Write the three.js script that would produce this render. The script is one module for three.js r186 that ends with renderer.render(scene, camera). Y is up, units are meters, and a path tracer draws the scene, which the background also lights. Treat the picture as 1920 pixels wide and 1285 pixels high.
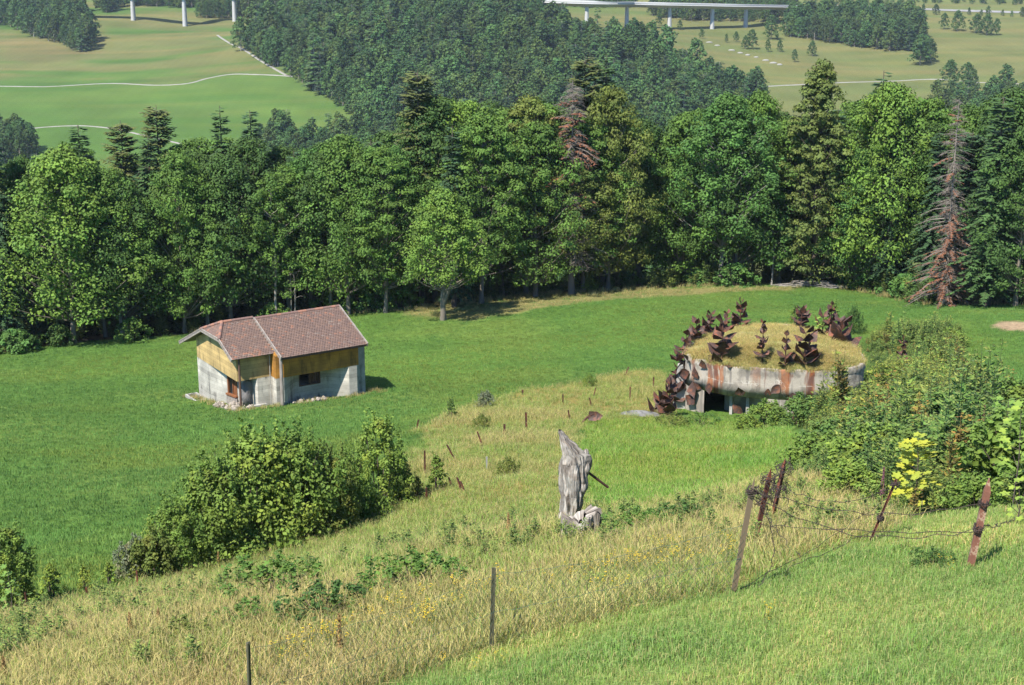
import * as THREE from 'three';
import { Sky } from 'three/addons/objects/Sky.js';
import { mergeGeometries } from 'three/addons/utils/BufferGeometryUtils.js';
import { Brush, Evaluator, SUBTRACTION } from 'three-bvh-csg';

// ------------------------------------------------------------------ camera, sky, sun, exposure
const scene = new THREE.Scene();
const EYE = new THREE.Vector3(0, 45, 0), FOCAL = 3000, PITCH = Math.atan(842.5 / FOCAL);
const camera = new THREE.PerspectiveCamera(2 * Math.atan(642.5 / FOCAL) * 180 / Math.PI, 1920 / 1285, 0.5, 6000);
camera.position.copy(EYE);
camera.rotation.set(-PITCH, 0, 0);
const SUN = new THREE.Vector3(-0.33, 0.80, 0.50).normalize();
const sky = new Sky();
sky.scale.setScalar(5000);
Object.assign(sky.material.uniforms.sunPosition.value, { x: SUN.x, y: SUN.y, z: SUN.z });
sky.material.uniforms.turbidity.value = 3;
sky.material.uniforms.rayleigh.value = 1.2;
sky.material.uniforms.mieCoefficient.value = 0.004;
scene.add(sky);
scene.environmentIntensity = 0.12;
const sun = new THREE.DirectionalLight(new THREE.Color(1, 0.95, 0.86), 5.0);
sun.position.copy(SUN).multiplyScalar(400).add(new THREE.Vector3(0, 0, -110));
sun.target.position.set(0, 5, -110);
sun.castShadow = true;
Object.assign(sun.shadow.camera, { left: -130, right: 130, top: 130, bottom: -130, near: 10, far: 900 });
sun.shadow.mapSize.set(4096, 4096);
scene.add(sun, sun.target);
scene.fog = new THREE.FogExp2(new THREE.Color(0.72, 0.84, 1.0), 0.000055);
const renderer = new THREE.WebGLRenderer({ antialias: true });
renderer.toneMapping = THREE.LinearToneMapping;
renderer.toneMappingExposure = 1.84;
renderer.shadowMap.enabled = true;

// ------------------------------------------------------------------ helpers
const V = (x, y, z) => new THREE.Vector3(x, y, z);
function rngOf(seed) { let s = seed | 0; return () => { s = (s + 0x6d2b79f5) | 0; let t = Math.imul(s ^ (s >>> 15), 1 | s); t = (t + Math.imul(t ^ (t >>> 7), 61 | t)) ^ t; return ((t ^ (t >>> 14)) >>> 0) / 4294967296; }; }
const clamp = (x, a, b) => Math.min(b, Math.max(a, x)), lerp = (a, b, t) => a + (b - a) * t;
const smooth = (a, b, x) => { const t = clamp((x - a) / (b - a), 0, 1); return t * t * (3 - 2 * t); };
function hash2(x, y, s) { let h = Math.imul(x | 0, 374761393) ^ Math.imul(y | 0, 668265263) ^ Math.imul(s | 0, 1274126177); h = Math.imul(h ^ (h >>> 13), 1103515245); return ((h ^ (h >>> 16)) >>> 0) / 4294967296; }
function vnoise(x, y, s = 0) { const ix = Math.floor(x), iy = Math.floor(y), fx = x - ix, fy = y - iy, u = fx * fx * (3 - 2 * fx), v = fy * fy * (3 - 2 * fy); return lerp(lerp(hash2(ix, iy, s), hash2(ix + 1, iy, s), u), lerp(hash2(ix, iy + 1, s), hash2(ix + 1, iy + 1, s), u), v); }
function fbm(x, y, s = 0, o = 4) { let a = 0.5, t = 0, n = 0; for (let i = 0; i < o; i++) { t += a * vnoise(x, y, s + i * 17); n += a; a *= 0.5; x = x * 2.03 + 7.1; y = y * 2.03 + 3.7; } return t / n; }
const col = (r, g, b) => [r, g, b];
const mixc = (a, b, t) => [lerp(a[0], b[0], t), lerp(a[1], b[1], t), lerp(a[2], b[2], t)];
const mulc = (a, k) => [a[0] * k, a[1] * k, a[2] * k];
const used = new Map();
function numbered(n) { const k = used.get(n) ?? 0; used.set(n, k + 1); return k ? n + '_' + String(k).padStart(3, '0') : n; }
function tag(o, label, category, group, kind) { o.userData = {}; if (label) o.userData.label = label; if (category) o.userData.category = category; if (group) o.userData.group = group; if (kind) o.userData.kind = kind; return o; }
function shadows(o) { o.traverse((m) => { if (m.isMesh) { m.castShadow = true; m.receiveShadow = true; } }); return o; }
function put(o) { scene.add(shadows(o)); return o; }
function group(name, pos = [0, 0, 0], turn = 0) { const g = new THREE.Group(); g.name = numbered(name); g.position.set(...pos); g.rotation.y = turn; return g; }
const std = (o) => new THREE.MeshStandardMaterial({ roughness: 0.9, ...o });
const rgb = (r, g, b) => new THREE.Color().setRGB(r, g, b);

class GB {                                         // collects triangles with vertex colours
  constructor() { this.p = []; this.c = []; this.i = []; this.uv = []; this.n = 0; }
  v(x, y, z, c, u, w) { this.p.push(x, y, z); this.c.push(c[0], c[1], c[2]); if (u !== undefined) this.uv.push(u, w); return this.n++; }
  tri(a, b, c) { this.i.push(a, b, c); }
  quad(a, b, c, d) { this.i.push(a, b, c, a, c, d); }
  leaf(px, py, pz, nx, ny, nz, tx, ty, tz, len, wid, c, fold = 0.12) {
    const sx = ny * tz - nz * ty, sy = nz * tx - nx * tz, sz = nx * ty - ny * tx, h = len * 0.5, w = wid * 0.5, d = len * fold;
    const a = this.v(px, py, pz, c), b = this.v(px + tx * h + sx * w + nx * d, py + ty * h + sy * w + ny * d, pz + tz * h + sz * w + nz * d, c);
    const e = this.v(px + tx * len, py + ty * len, pz + tz * len, c), f = this.v(px + tx * h - sx * w + nx * d, py + ty * h - sy * w + ny * d, pz + tz * h - sz * w + nz * d, c);
    this.tri(a, b, e); this.tri(a, e, f);
  }
  tube(pts, rad, sides, c, cap = true) {             // pts Vector3[], rad number[]
    const rows = []; let prev = null;
    for (let k = 0; k < pts.length; k++) {
      const t = pts[Math.min(k + 1, pts.length - 1)].clone().sub(pts[Math.max(k - 1, 0)]).normalize();
      let n = prev ? prev.clone().sub(t.clone().multiplyScalar(prev.dot(t))) : Math.abs(t.y) < 0.9 ? V(0, 1, 0).cross(t) : V(1, 0, 0).cross(t);
      n.normalize(); prev = n; const b = t.clone().cross(n), row = [];
      for (let s = 0; s < sides; s++) { const a = s / sides * 2 * Math.PI, q = n.clone().multiplyScalar(Math.cos(a) * rad[k]).addScaledVector(b, Math.sin(a) * rad[k]).add(pts[k]); row.push(this.v(q.x, q.y, q.z, typeof c === 'function' ? c(q, k, s) : c)); }
      rows.push(row);
    }
    for (let k = 0; k + 1 < rows.length; k++) for (let s = 0; s < sides; s++) { const t = (s + 1) % sides; this.quad(rows[k][s], rows[k][t], rows[k + 1][t], rows[k + 1][s]); }
    if (cap) { const e = rows[rows.length - 1]; for (let s = 1; s + 1 < sides; s++) this.tri(e[0], e[s], e[s + 1]); const f = rows[0]; for (let s = 1; s + 1 < sides; s++) this.tri(f[0], f[s + 1], f[s]); }
  }
  geo() {
    const g = new THREE.BufferGeometry();
    g.setAttribute('position', new THREE.BufferAttribute(new Float32Array(this.p), 3));
    g.setAttribute('color', new THREE.BufferAttribute(new Float32Array(this.c), 3));
    if (this.uv.length === this.n * 2) g.setAttribute('uv', new THREE.BufferAttribute(new Float32Array(this.uv), 2));
    g.setIndex(new THREE.BufferAttribute(new Uint32Array(this.i), 1));
    g.computeVertexNormals();
    return g;
  }
}
function mesh(name, geo, mat, parent) { const m = new THREE.Mesh(geo, mat); m.name = parent ? name : numbered(name); if (parent) parent.add(m); return m; }
function canvasTex(w, h, draw, srgb = true) {
  const cv = document.createElement('canvas'); cv.width = w; cv.height = h; draw(cv.getContext('2d'), w, h);
  const t = new THREE.CanvasTexture(cv); t.wrapS = t.wrapT = THREE.RepeatWrapping; if (srgb) t.colorSpace = THREE.SRGBColorSpace; return t;
}
function dataTex(w, h, fn, srgb = true) {              // fn(u, v) -> [r, g, b] 0..255 (tileable when fn is)
  const d = new Uint8Array(w * h * 4);
  for (let y = 0; y < h; y++) for (let x = 0; x < w; x++) { const c = fn(x / w, y / h, x, y), i = (y * w + x) * 4; d[i] = clamp(c[0], 0, 255); d[i + 1] = clamp(c[1], 0, 255); d[i + 2] = clamp(c[2], 0, 255); d[i + 3] = 255; }
  const t = new THREE.DataTexture(d, w, h); t.wrapS = t.wrapT = THREE.RepeatWrapping; t.magFilter = THREE.LinearFilter; t.minFilter = THREE.LinearFilter; if (srgb) t.colorSpace = THREE.SRGBColorSpace; t.needsUpdate = true; return t;
}
function tileNoise(u, v, n, s) {                        // tileable value noise with n cells
  const x = u * n, y = v * n, ix = Math.floor(x), iy = Math.floor(y), fx = x - ix, fy = y - iy, a = fx * fx * (3 - 2 * fx), b = fy * fy * (3 - 2 * fy), m = (k) => ((k % n) + n) % n;
  return lerp(lerp(hash2(m(ix), m(iy), s), hash2(m(ix + 1), m(iy), s), a), lerp(hash2(m(ix), m(iy + 1), s), hash2(m(ix + 1), m(iy + 1), s), a), b);
}
function tileFbm(u, v, n, s, o = 4) { let a = 0.5, t = 0, q = 0; for (let i = 0; i < o; i++) { t += a * tileNoise(u, v, n, s + i * 31); q += a; a *= 0.55; n *= 2; } return t / q; }

// ------------------------------------------------------------------ the lie of the land
const CP = Math.cos(PITCH), SP = Math.sin(PITCH);
function rayDir(px, py) { const x = (px - 960) / FOCAL, y = (642.5 - py) / FOCAL; return V(x, y * CP - SP, -y * SP - CP); }
function at(px, py, d) { const r = rayDir(px, py); return r.multiplyScalar(d / -r.z).add(EYE); }   // a surveyed point: bearing and distance
const surveyed = [
  [1500, 1285, 17], [1900, 1285, 16], [960, 1285, 20], [0, 1285, 26], [471, 1365, 21.5], [925, 1220, 22.5], [1378, 1110, 22.5], [1820, 1058, 24.5], [1650, 1000, 29], [1900, 980, 27],
  [1300, 820, 85], [1300, 900, 62], [1300, 960, 45], [1300, 1050, 29], [1075, 985, 46], [1075, 820, 82], [1180, 785, 93], [1420, 800, 95],
  [0, 1150, 45], [480, 1030, 56], [300, 1090, 50], [700, 970, 62], [860, 910, 68], [640, 1100, 34], [925, 1000, 42], [400, 1200, 28.5], [200, 1180, 34], [1000, 900, 62], [950, 830, 79],
  [420, 762, 111], [690, 735, 115], [200, 900, 80], [400, 850, 90], [100, 1000, 64], [150, 1080, 52], [0, 800, 100], [0, 660, 150], [100, 640, 153], [340, 625, 155], [200, 720, 126], [550, 790, 102],
  [833, 600, 150], [760, 590, 154], [1000, 567, 158], [1300, 543, 165], [1480, 537, 168], [1750, 572, 156], [1900, 572, 151], [1100, 640, 135], [1200, 690, 120], [800, 760, 104], [900, 735, 110], [750, 830, 86],
  [1860, 700, 110], [1860, 620, 133], [1650, 660, 124], [1500, 620, 136], [1600, 700, 108],
  [1700, 965, 33], [1500, 900, 52], [1850, 860, 46], [1700, 830, 62], [1620, 770, 85], [1880, 780, 72],
].map(([px, py, d]) => { const p = at(px, py, d); return [p.x, p.z, p.y]; });
for (const [x, d, y] of [[-75, 190, -4], [-40, 195, -5], [0, 200, -5], [40, 205, -5], [90, 190, -3], [-110, 160, 1], [110, 160, 5], [-80, 110, 11], [85, 100, 16], [-55, 70, 17], [60, 60, 25], [-40, 40, 26], [45, 30, 33], [30, 12, 38.5], [-25, 15, 35], [0, 5, 41], [-40, -20, 44], [40, -20, 48], [0, -30, 48], [-120, 60, 16], [130, 60, 26]]) surveyed.push([x, -d, y]);
const SC = 50, tps = (() => {
  const n = surveyed.length, m = n + 3, A = [], lam = 0.004;
  const U = (r2) => r2 < 1e-9 ? 0 : r2 * Math.log(r2) * 0.5;
  for (let i = 0; i < m; i++) A.push(new Float64Array(m + 1));
  for (let i = 0; i < n; i++) {
    const [xi, zi, yi] = surveyed[i];
    for (let j = 0; j < n; j++) { const dx = (xi - surveyed[j][0]) / SC, dz = (zi - surveyed[j][1]) / SC; A[i][j] = U(dx * dx + dz * dz); }
    A[i][i] += lam;
    A[i][n] = A[n][i] = 1; A[i][n + 1] = A[n + 1][i] = xi / SC; A[i][n + 2] = A[n + 2][i] = zi / SC; A[i][m] = yi;
  }
  for (let c = 0; c < m; c++) {
    let b = c; for (let r = c + 1; r < m; r++) if (Math.abs(A[r][c]) > Math.abs(A[b][c])) b = r;
    [A[c], A[b]] = [A[b], A[c]];
    for (let r = 0; r < m; r++) if (r !== c) { const k = A[r][c] / A[c][c]; if (k) for (let q = c; q <= m; q++) A[r][q] -= k * A[c][q]; }
  }
  const w = A.map((r, i) => r[m] / r[i]);
  return (x, z) => { let y = w[n] + w[n + 1] * x / SC + w[n + 2] * z / SC; for (let i = 0; i < n; i++) { const dx = (x - surveyed[i][0]) / SC, dz = (z - surveyed[i][1]) / SC, r2 = dx * dx + dz * dz; if (r2 > 1e-9) y += w[i] * r2 * Math.log(r2) * 0.5; } return y; };
})();
const valley = [[150, -38], [200, -50], [300, -82], [450, -122], [600, -126], [720, -120], [800, -117], [950, -111], [1250, -100], [1500, -84], [2000, -20], [2700, 110], [3400, 180]];
function valleyAt(d) { let k = 0; while (k < valley.length - 2 && d > valley[k + 1][0]) k++; const P = (i) => valley[clamp(i, 0, valley.length - 1)], [d0, y0] = P(k), [d1, y1] = P(k + 1), m0 = (P(k + 1)[1] - P(k - 1)[1]) / (P(k + 1)[0] - P(k - 1)[0]), m1 = (P(k + 2)[1] - P(k)[1]) / (P(k + 2)[0] - P(k)[0]), h = d1 - d0, t = clamp((d - d0) / h, 0, 1), t2 = t * t, t3 = t2 * t; return (2 * t3 - 3 * t2 + 1) * y0 + (t3 - 2 * t2 + t) * h * m0 + (-2 * t3 + 3 * t2) * y1 + (t3 - t2) * h * m1; }
function farHeight(x, d) {
  const a = (x - -8) / (x < 0 ? 120 : 105), b = (d - 1060) / (d < 1060 ? 130 : 170);
  return 45 + valleyAt(d) + 26 * Math.exp(-(a * a + b * b) * 0.8) + (fbm(x * 0.006, d * 0.006, 5, 3) - 0.5) * 7 * smooth(500, 800, d);
}
function height(x, z) {
  const d = -z, t = smooth(168, 235, d);
  let y = t < 1 ? tps(clamp(x, -140, 140), z) : 0;
  if (t > 0) y = lerp(y, farHeight(x, d), t);
  const near = 1 - smooth(60, 90, d);
  return y + (fbm(x * 0.25, z * 0.25, 9, 2) - 0.5) * (0.16 + 0.14 * near);
}
function spot(px, py, from = 8) {                          // where a line of sight meets the ground
  const r = rayDir(px, py); r.multiplyScalar(1 / -r.z); let lo = from, hi = from;
  for (; hi < 3200; lo = hi, hi *= 1.02) if (EYE.y + r.y * hi < height(r.x * hi, -hi)) break;
  for (let k = 0; k < 22; k++) { const m = (lo + hi) / 2; if (EYE.y + r.y * m < height(r.x * m, -m)) hi = m; else lo = m; }
  return V(r.x * hi, height(r.x * hi, -hi), -hi);
}
const pxm = (p) => FOCAL / (-(p.y - EYE.y) * SP - (p.z - EYE.z) * CP);    // how large a metre looks there
const area = (pts, from) => pts.map((p) => { if (p.length === 3) return [p[0], p[1]]; const q = spot(p[0], p[1], from); return [q.x, q.z]; });
function inside(poly, x, z) {                                // signed distance, positive inside
  let s = -1, d = 1e18;
  for (let i = 0, j = poly.length - 1; i < poly.length; j = i++) {
    const [ax, az] = poly[j], [bx, bz] = poly[i], ex = bx - ax, ez = bz - az, wx = x - ax, wz = z - az, t = clamp((wx * ex + wz * ez) / (ex * ex + ez * ez + 1e-12), 0, 1), qx = wx - ex * t, qz = wz - ez * t;
    d = Math.min(d, qx * qx + qz * qz);
    if ((az > z) !== (bz > z) && x < (bx - ax) * (z - az) / (bz - az) + ax) s = -s;
  }
  return s * Math.sqrt(d);
}
const AREA = {
  lawn: area([[700, 1300], [925, 1222], [1130, 1168], [1378, 1112], [1540, 1045], [1660, 1005], [1800, 968], [1935, 955], [34, -8, 0], [-6, -8, 0]]),
  dry: area([[-90, 1185], [60, 1150], [260, 1100], [480, 1035], [700, 965], [765, 925], [790, 805], [880, 755], [1000, 730], [1150, 700], [1235, 690], [1262, 785], [1100, 792], [1085, 850], [1110, 955], [1290, 945], [1480, 905], [1560, 905], [1680, 975], [1660, 1005], [1540, 1045], [1378, 1112], [1130, 1168], [925, 1222], [700, 1300], [300, 1420], [-100, 1420]]),
  mound: area([[1262, 785], [1100, 792], [1085, 850], [1110, 955], [1290, 945], [1480, 905], [1510, 850], [1480, 800], [1380, 790]]),
  thicket: area([[1510, 850], [1480, 800], [1630, 760], [1618, 640], [1800, 620], [1850, 720], [1940, 780], [1960, 950], [1800, 962], [1700, 975], [1560, 925], [1480, 905]]),
  tan: area([[750, 592], [800, 568], [1000, 551], [1300, 541], [1480, 537], [1560, 537], [1480, 543], [1300, 551], [1060, 573], [950, 588], [870, 600], [800, 597]]),
  soil: area([[1852, 610], [1875, 603], [1940, 603], [1960, 622], [1880, 618]]),
};
const edge = area([[-60, 675], [0, 664], [100, 645], [340, 628], [480, 606], [600, 592], [760, 582], [1000, 553], [1300, 538], [1500, 534], [1600, 545], [1740, 572], [1920, 572], [2010, 575]]);
AREA.forest = [[-160, edge[0][1] + 10], ...edge, [160, edge[edge.length - 1][1] + 5], [160, -262], [-160, -262]];
const wet = (a, x, z, soft, wob = 0) => smooth(-soft, soft, inside(AREA[a], x, z) + (wob ? (fbm(x * 0.35, z * 0.35, 3, 3) - 0.5) * wob : 0));
console.log('land ready');

// ground colours (linear, as they are under even light)
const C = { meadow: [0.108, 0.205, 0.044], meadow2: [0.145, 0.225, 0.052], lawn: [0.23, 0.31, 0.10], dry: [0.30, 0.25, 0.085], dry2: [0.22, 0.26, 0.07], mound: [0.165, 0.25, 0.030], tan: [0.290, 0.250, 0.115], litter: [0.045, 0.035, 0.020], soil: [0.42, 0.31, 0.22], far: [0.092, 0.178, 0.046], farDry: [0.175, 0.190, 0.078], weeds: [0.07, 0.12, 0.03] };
const FAR = {
  low: area([[-150, 158], [0, 162], [250, 158], [330, 158], [420, 140], [520, 140], [560, 145], [640, 190], [720, 245], [760, 330], [-200, 330]], 300),
  brow: area([[-60, 30], [0, 55], [90, 80], [180, 100], [170, 40], [260, 40], [400, 52], [400, 62], [350, 58], [200, 50], [190, 110], [60, 120], [-60, 90]], 300),
};
function groundColour(x, z) {
  const d = -z;
  if (d > 300) {
    let c = mixc(C.farDry, C.far, smooth(0.36, 0.62, fbm(x * 0.012, z * 0.03, 21, 4)));
    const l = smooth(-6, 6, inside(FAR.low, x, z)), b = smooth(-6, 6, inside(FAR.brow, x, z));
    c = mixc(c, mixc(C.far, C.meadow, 0.35), l * 0.85);
    c = mixc(c, [0.19, 0.165, 0.085], b * 0.5);
    if (x > 60) c = mixc(c, C.farDry, 0.75 * smooth(60, 140, x));
    const streak = fbm(x * 0.012 + z * 0.004, z * 0.11, 35, 3), patch = fbm(x * 0.05, z * 0.05, 33, 4);
    c = mixc(c, [c[0] * 1.25, c[1] * 1.08, c[2] * 1.1], smooth(0.45, 0.7, streak));
    return mulc(c, 0.8 + 0.4 * patch);
  }
  const n = fbm(x * 0.11, z * 0.11, 2, 4), f = fbm(x * 0.9, z * 0.9, 6, 2);
  let c = mixc(C.meadow, C.meadow2, smooth(0.45, 0.75, n));
  c = mixc(c, C.tan, wet('tan', x, z, 0.8, 3) * (0.55 + 0.45 * f));
  c = mixc(c, mixc(C.dry, C.dry2, smooth(0.35, 0.65, n)), wet('dry', x, z, 0.7, 2.5));
  c = mixc(c, C.mound, wet('mound', x, z, 0.6, 1.5));
  c = mixc(c, C.weeds, wet('thicket', x, z, 0.6, 1.5));
  c = mixc(c, C.lawn, wet('lawn', x, z, 0.3, 0.8));
  c = mixc(c, C.soil, wet('soil', x, z, 0.25, 1.2));
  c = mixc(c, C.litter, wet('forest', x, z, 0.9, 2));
  return mulc(c, 0.82 + 0.36 * f);
}
{
  const rows = [];
  for (let d = -40; d < 8; d += 3) rows.push(d);
  for (let d = 8; d < 60; d += 0.5) rows.push(d);
  for (let d = 60; d < 200; d += 1) rows.push(d);
  for (let d = 200, s = 1.5; d < 3300; d += s, s = Math.min(s * 1.03, d < 1500 ? 8 : 28)) rows.push(d);
  const N = 320, g = new GB();
  for (const d of rows) {
    const w = 30 + 0.42 * Math.max(d, 0);
    for (let k = 0; k <= N; k++) { const u = k / N * 2 - 1, x = u * w, z = -d; g.v(x, height(x, z), z, groundColour(x, z), x / 6, z / 6); }
  }
  for (let r = 0; r + 1 < rows.length; r++) for (let k = 0; k < N; k++) { const a = r * (N + 1) + k; g.quad(a, a + 1, a + N + 2, a + N + 1); }
  const grain = dataTex(512, 512, (u, v) => { const n = 0.6 * tileFbm(u, v, 24, 3, 4) + 0.4 * tileNoise(u, v, 170, 8), k = 150 + n * 140; return [k * (0.97 + 0.08 * tileNoise(u, v, 60, 4)), k, k * 0.93]; });
  const bump = dataTex(512, 512, (u, v) => { const n = 255 * (0.5 * tileNoise(u, v, 120, 11) + 0.5 * tileFbm(u, v, 30, 12, 3)); return [n, n, n]; }, false);
  const m = mesh('ground', g.geo(), new THREE.MeshPhysicalMaterial({ vertexColors: true, map: grain, bumpMap: bump, bumpScale: 0.09, roughness: 1, specularIntensity: 0.15 }));
  m.userData.kind = 'structure'; scene.add(m); m.receiveShadow = true; m.castShadow = true;
}
console.log('ground done');
// paths and roads in the valley: ribbons lying on the land
function ribbon(name, pts, width, colour, lift = 0.12) {
  const w = pts.map(([px, py]) => spot(px, py, 300)), curve = new THREE.CatmullRomCurve3(w), n = pts.length * 14, g = new GB(), r = rngOf(pts.length);
  for (let k = 0; k <= n; k++) {
    const p = curve.getPoint(k / n), t = curve.getTangent(k / n), s = V(-t.z, 0, t.x).normalize(), cc = mulc(colour, 0.9 + 0.2 * r());
    for (let q = -2; q <= 2; q++) { const x = p.x + s.x * width * q / 4, z = p.z + s.z * width * q / 4; g.v(x, height(x, z) + lift + (Math.abs(q) === 2 ? -0.3 : 0.1), z, cc); }
  }
  for (let k = 0; k < n; k++) for (let q = 0; q < 4; q++) { const a = k * 5 + q; g.quad(a, a + 1, a + 6, a + 5); }
  const m = mesh(name, g.geo(), std({ vertexColors: true, roughness: 1 })); m.userData.kind = 'structure'; scene.add(m); m.receiveShadow = true;
}
const GRAVEL = [0.24, 0.225, 0.195];
ribbon('path', [[-60, 164], [0, 162], [80, 163], [200, 157], [300, 160], [350, 157], [390, 147], [430, 140], [480, 140], [555, 144]], 2.5, GRAVEL);
ribbon('path', [[408, 66], [440, 85], [480, 108], [520, 132], [540, 143]], 2.3, GRAVEL);
ribbon('path', [[60, 241], [95, 238], [150, 236], [200, 240], [260, 252], [330, 268], [400, 280]], 2.3, GRAVEL);
ribbon('path', [[1300, 168], [1400, 164], [1480, 160], [1580, 155], [1700, 151], [1760, 149], [1840, 155], [1960, 160]], 2.5, GRAVEL);
ribbon('road', [[1480, 14], [1560, 12], [1660, 14], [1760, 19], [1860, 22], [1990, 24]], 11, [0.24, 0.23, 0.22], 0.6);

// ------------------------------------------------------------------ plants: materials
const leafMat = (r, g, b, t = 0.28) => new THREE.MeshPhysicalMaterial({ color: rgb(r, g, b), vertexColors: true, roughness: 0.75, transmission: t, thickness: 0, specularIntensity: 0.5, side: THREE.DoubleSide });
const LEAF = { bush: leafMat(0.125, 0.205, 0.030), bushLight: leafMat(0.165, 0.250, 0.036), bushDeep: leafMat(0.090, 0.165, 0.030), mid: leafMat(0.088, 0.175, 0.025), light: leafMat(0.125, 0.225, 0.030), dark: leafMat(0.055, 0.118, 0.020), blue: leafMat(0.075, 0.175, 0.032), olive: leafMat(0.122, 0.162, 0.027), yellow: leafMat(0.215, 0.290, 0.045), fir: leafMat(0.055, 0.110, 0.028, 0.1), spruce: leafMat(0.040, 0.085, 0.030, 0.1), firBroad: leafMat(0.094, 0.132, 0.029, 0.12), firOlive: leafMat(0.098, 0.118, 0.028, 0.12), far: leafMat(0.046, 0.100, 0.024, 0.1), grey: leafMat(0.17, 0.20, 0.115), rust: leafMat(0.165, 0.068, 0.034, 0.05) };
const barkTex = dataTex(128, 256, (u, v) => { const k = 120 + 120 * tileFbm(u, v * 0.25, 10, 5, 4); return [k, k, k]; });
const BARK = { grey: std({ color: rgb(0.17, 0.145, 0.115), vertexColors: true, roughness: 0.95 }), dark: std({ color: rgb(0.085, 0.065, 0.050), vertexColors: true, roughness: 0.95 }), pale: std({ color: rgb(0.26, 0.235, 0.205), vertexColors: true, roughness: 0.95 }), dead: std({ color: rgb(0.20, 0.170, 0.145), vertexColors: true, roughness: 0.95 }) };
const unit = (r) => { const z = r() * 2 - 1, a = r() * 6.2832, s = Math.sqrt(1 - z * z); return [s * Math.cos(a), z, s * Math.sin(a)]; };
const norm3 = (a) => { const l = Math.hypot(a[0], a[1], a[2]) || 1; return [a[0] / l, a[1] / l, a[2] / l]; };
const bark = (r, k = 0.25) => () => { const t = 1 - k + 2 * k * r(); return [t, t * 0.98, t * 0.95]; };
function puff(g, r, cx, cy, cz, rad, n, size, tint, flat = 0.75, upBias = 0.25) {           // one clump of foliage
  for (let k = 0; k < n; k++) {
    const d = unit(r); d[1] = d[1] * flat + upBias * r(); const q = rad * (0.45 + 0.6 * Math.sqrt(r()));
    const nn = norm3([d[0] + (r() - 0.5) * 1.1, d[1] + 0.45 + (r() - 0.5) * 0.9, d[2] + (r() - 0.5) * 1.1]);
    let t = unit(r); const dt = t[0] * nn[0] + t[1] * nn[1] + t[2] * nn[2]; t = norm3([t[0] - dt * nn[0], t[1] - dt * nn[1] - 0.15, t[2] - dt * nn[2]]);
    const s = size * (0.65 + 0.7 * r()), j = 0.78 + 0.44 * r();
    g.leaf(cx + d[0] * q, cy + d[1] * q, cz + d[2] * q, nn[0], nn[1], nn[2], t[0], t[1], t[2], s, s * 0.72, [tint[0] * j, tint[1] * j, tint[2] * j]);
  }
}
// broadleaf tree: returns {trunk, crown} geometries with the root at the origin
function broadleafShape(seed, { H = 18, hb = 4, R = 4.2, trunk = 0.26, clumps = 150, per = 75, size = 0.36, lean = 0.5, low = 0.55, lobes = 0.3, fork = false, flat = 0.75 }) {
  const r = rngOf(seed), T = new GB(), L = new GB(), b = bark(r);
  const bx = (r() - 0.5) * lean * 2, bz = (r() - 0.5) * lean, axis = (y) => V(bx * (y / H) ** 1.5 + Math.sin(y * 0.6 + seed) * 0.12, y, bz * (y / H) ** 1.5 + Math.cos(y * 0.5 + seed) * 0.12);
  const trunkPts = [], rad = []; for (let k = 0; k <= 9; k++) { const y = -0.6 + (H * 0.9 + 0.6) * k / 9; trunkPts.push(axis(Math.max(y, 0)).setY(y)); rad.push(trunk * (k === 0 ? 1.5 : 1) * (1 - 0.88 * k / 9)); }
  T.tube(trunkPts, rad, 9, b);
  if (fork) { const p0 = axis(hb * 0.35), p1 = axis(hb * 0.9).add(V(0.7, 0, 0.2)), p2 = axis(H * 0.6).add(V(1.6, 0, 0.3)); T.tube([p0, p1, p2], [trunk * 0.8, trunk * 0.6, trunk * 0.2], 7, b); }
  const env = (t, a) => R * Math.pow(Math.max(0.02, Math.sin(Math.PI * Math.pow(clamp(t * 0.93 + 0.05, 0, 1), low))), 0.6) * (1 - lobes / 2 + lobes * (0.5 + 0.5 * Math.sin(a * 3 + seed + t * 5)) * 1 + (vnoise(a * 1.6 + 9, t * 5, seed) - 0.5) * lobes * 1.6);
  for (let k = 0; k < clumps; k++) {
    const t = (k + r()) / clumps, tt = Math.pow(t, 0.85), a = k * 2.39996 + r() * 0.9, y = hb + (H - hb) * tt, e = env(tt, a), rf = r() < 0.72 ? 0.72 + 0.3 * r() : 0.2 + 0.5 * r(), ax = axis(y);
    const cx = ax.x + Math.cos(a) * e * rf, cz = ax.z + Math.sin(a) * e * rf, cy = y + (r() - 0.5) * 0.7, rc = R * (0.17 + 0.13 * r()) * (0.65 + 0.35 * (1 - tt)), tv = 0.8 + 0.4 * r(), yl = r() * 0.16;
    if (rf > 0.55 && k % 2 === 0) { const y0 = Math.max(hb * 0.7, y - e * (0.55 + 0.5 * r())), p0 = axis(y0), m = p0.clone().lerp(V(cx, cy, cz), 0.55).add(V(0, -0.25, 0)); T.tube([p0, m, V(cx, cy, cz)], [trunk * 0.28, trunk * 0.17, 0.02], 4, b, false); }
    puff(L, r, cx, cy, cz, rc, Math.round(per * (0.7 + 0.6 * r())), size * (0.8 + 0.4 * r()), [tv * (1 + yl), tv, tv * (1 - yl)], flat);
  }
  return { trunk: T.geo(), crown: L.geo() };
}
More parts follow.
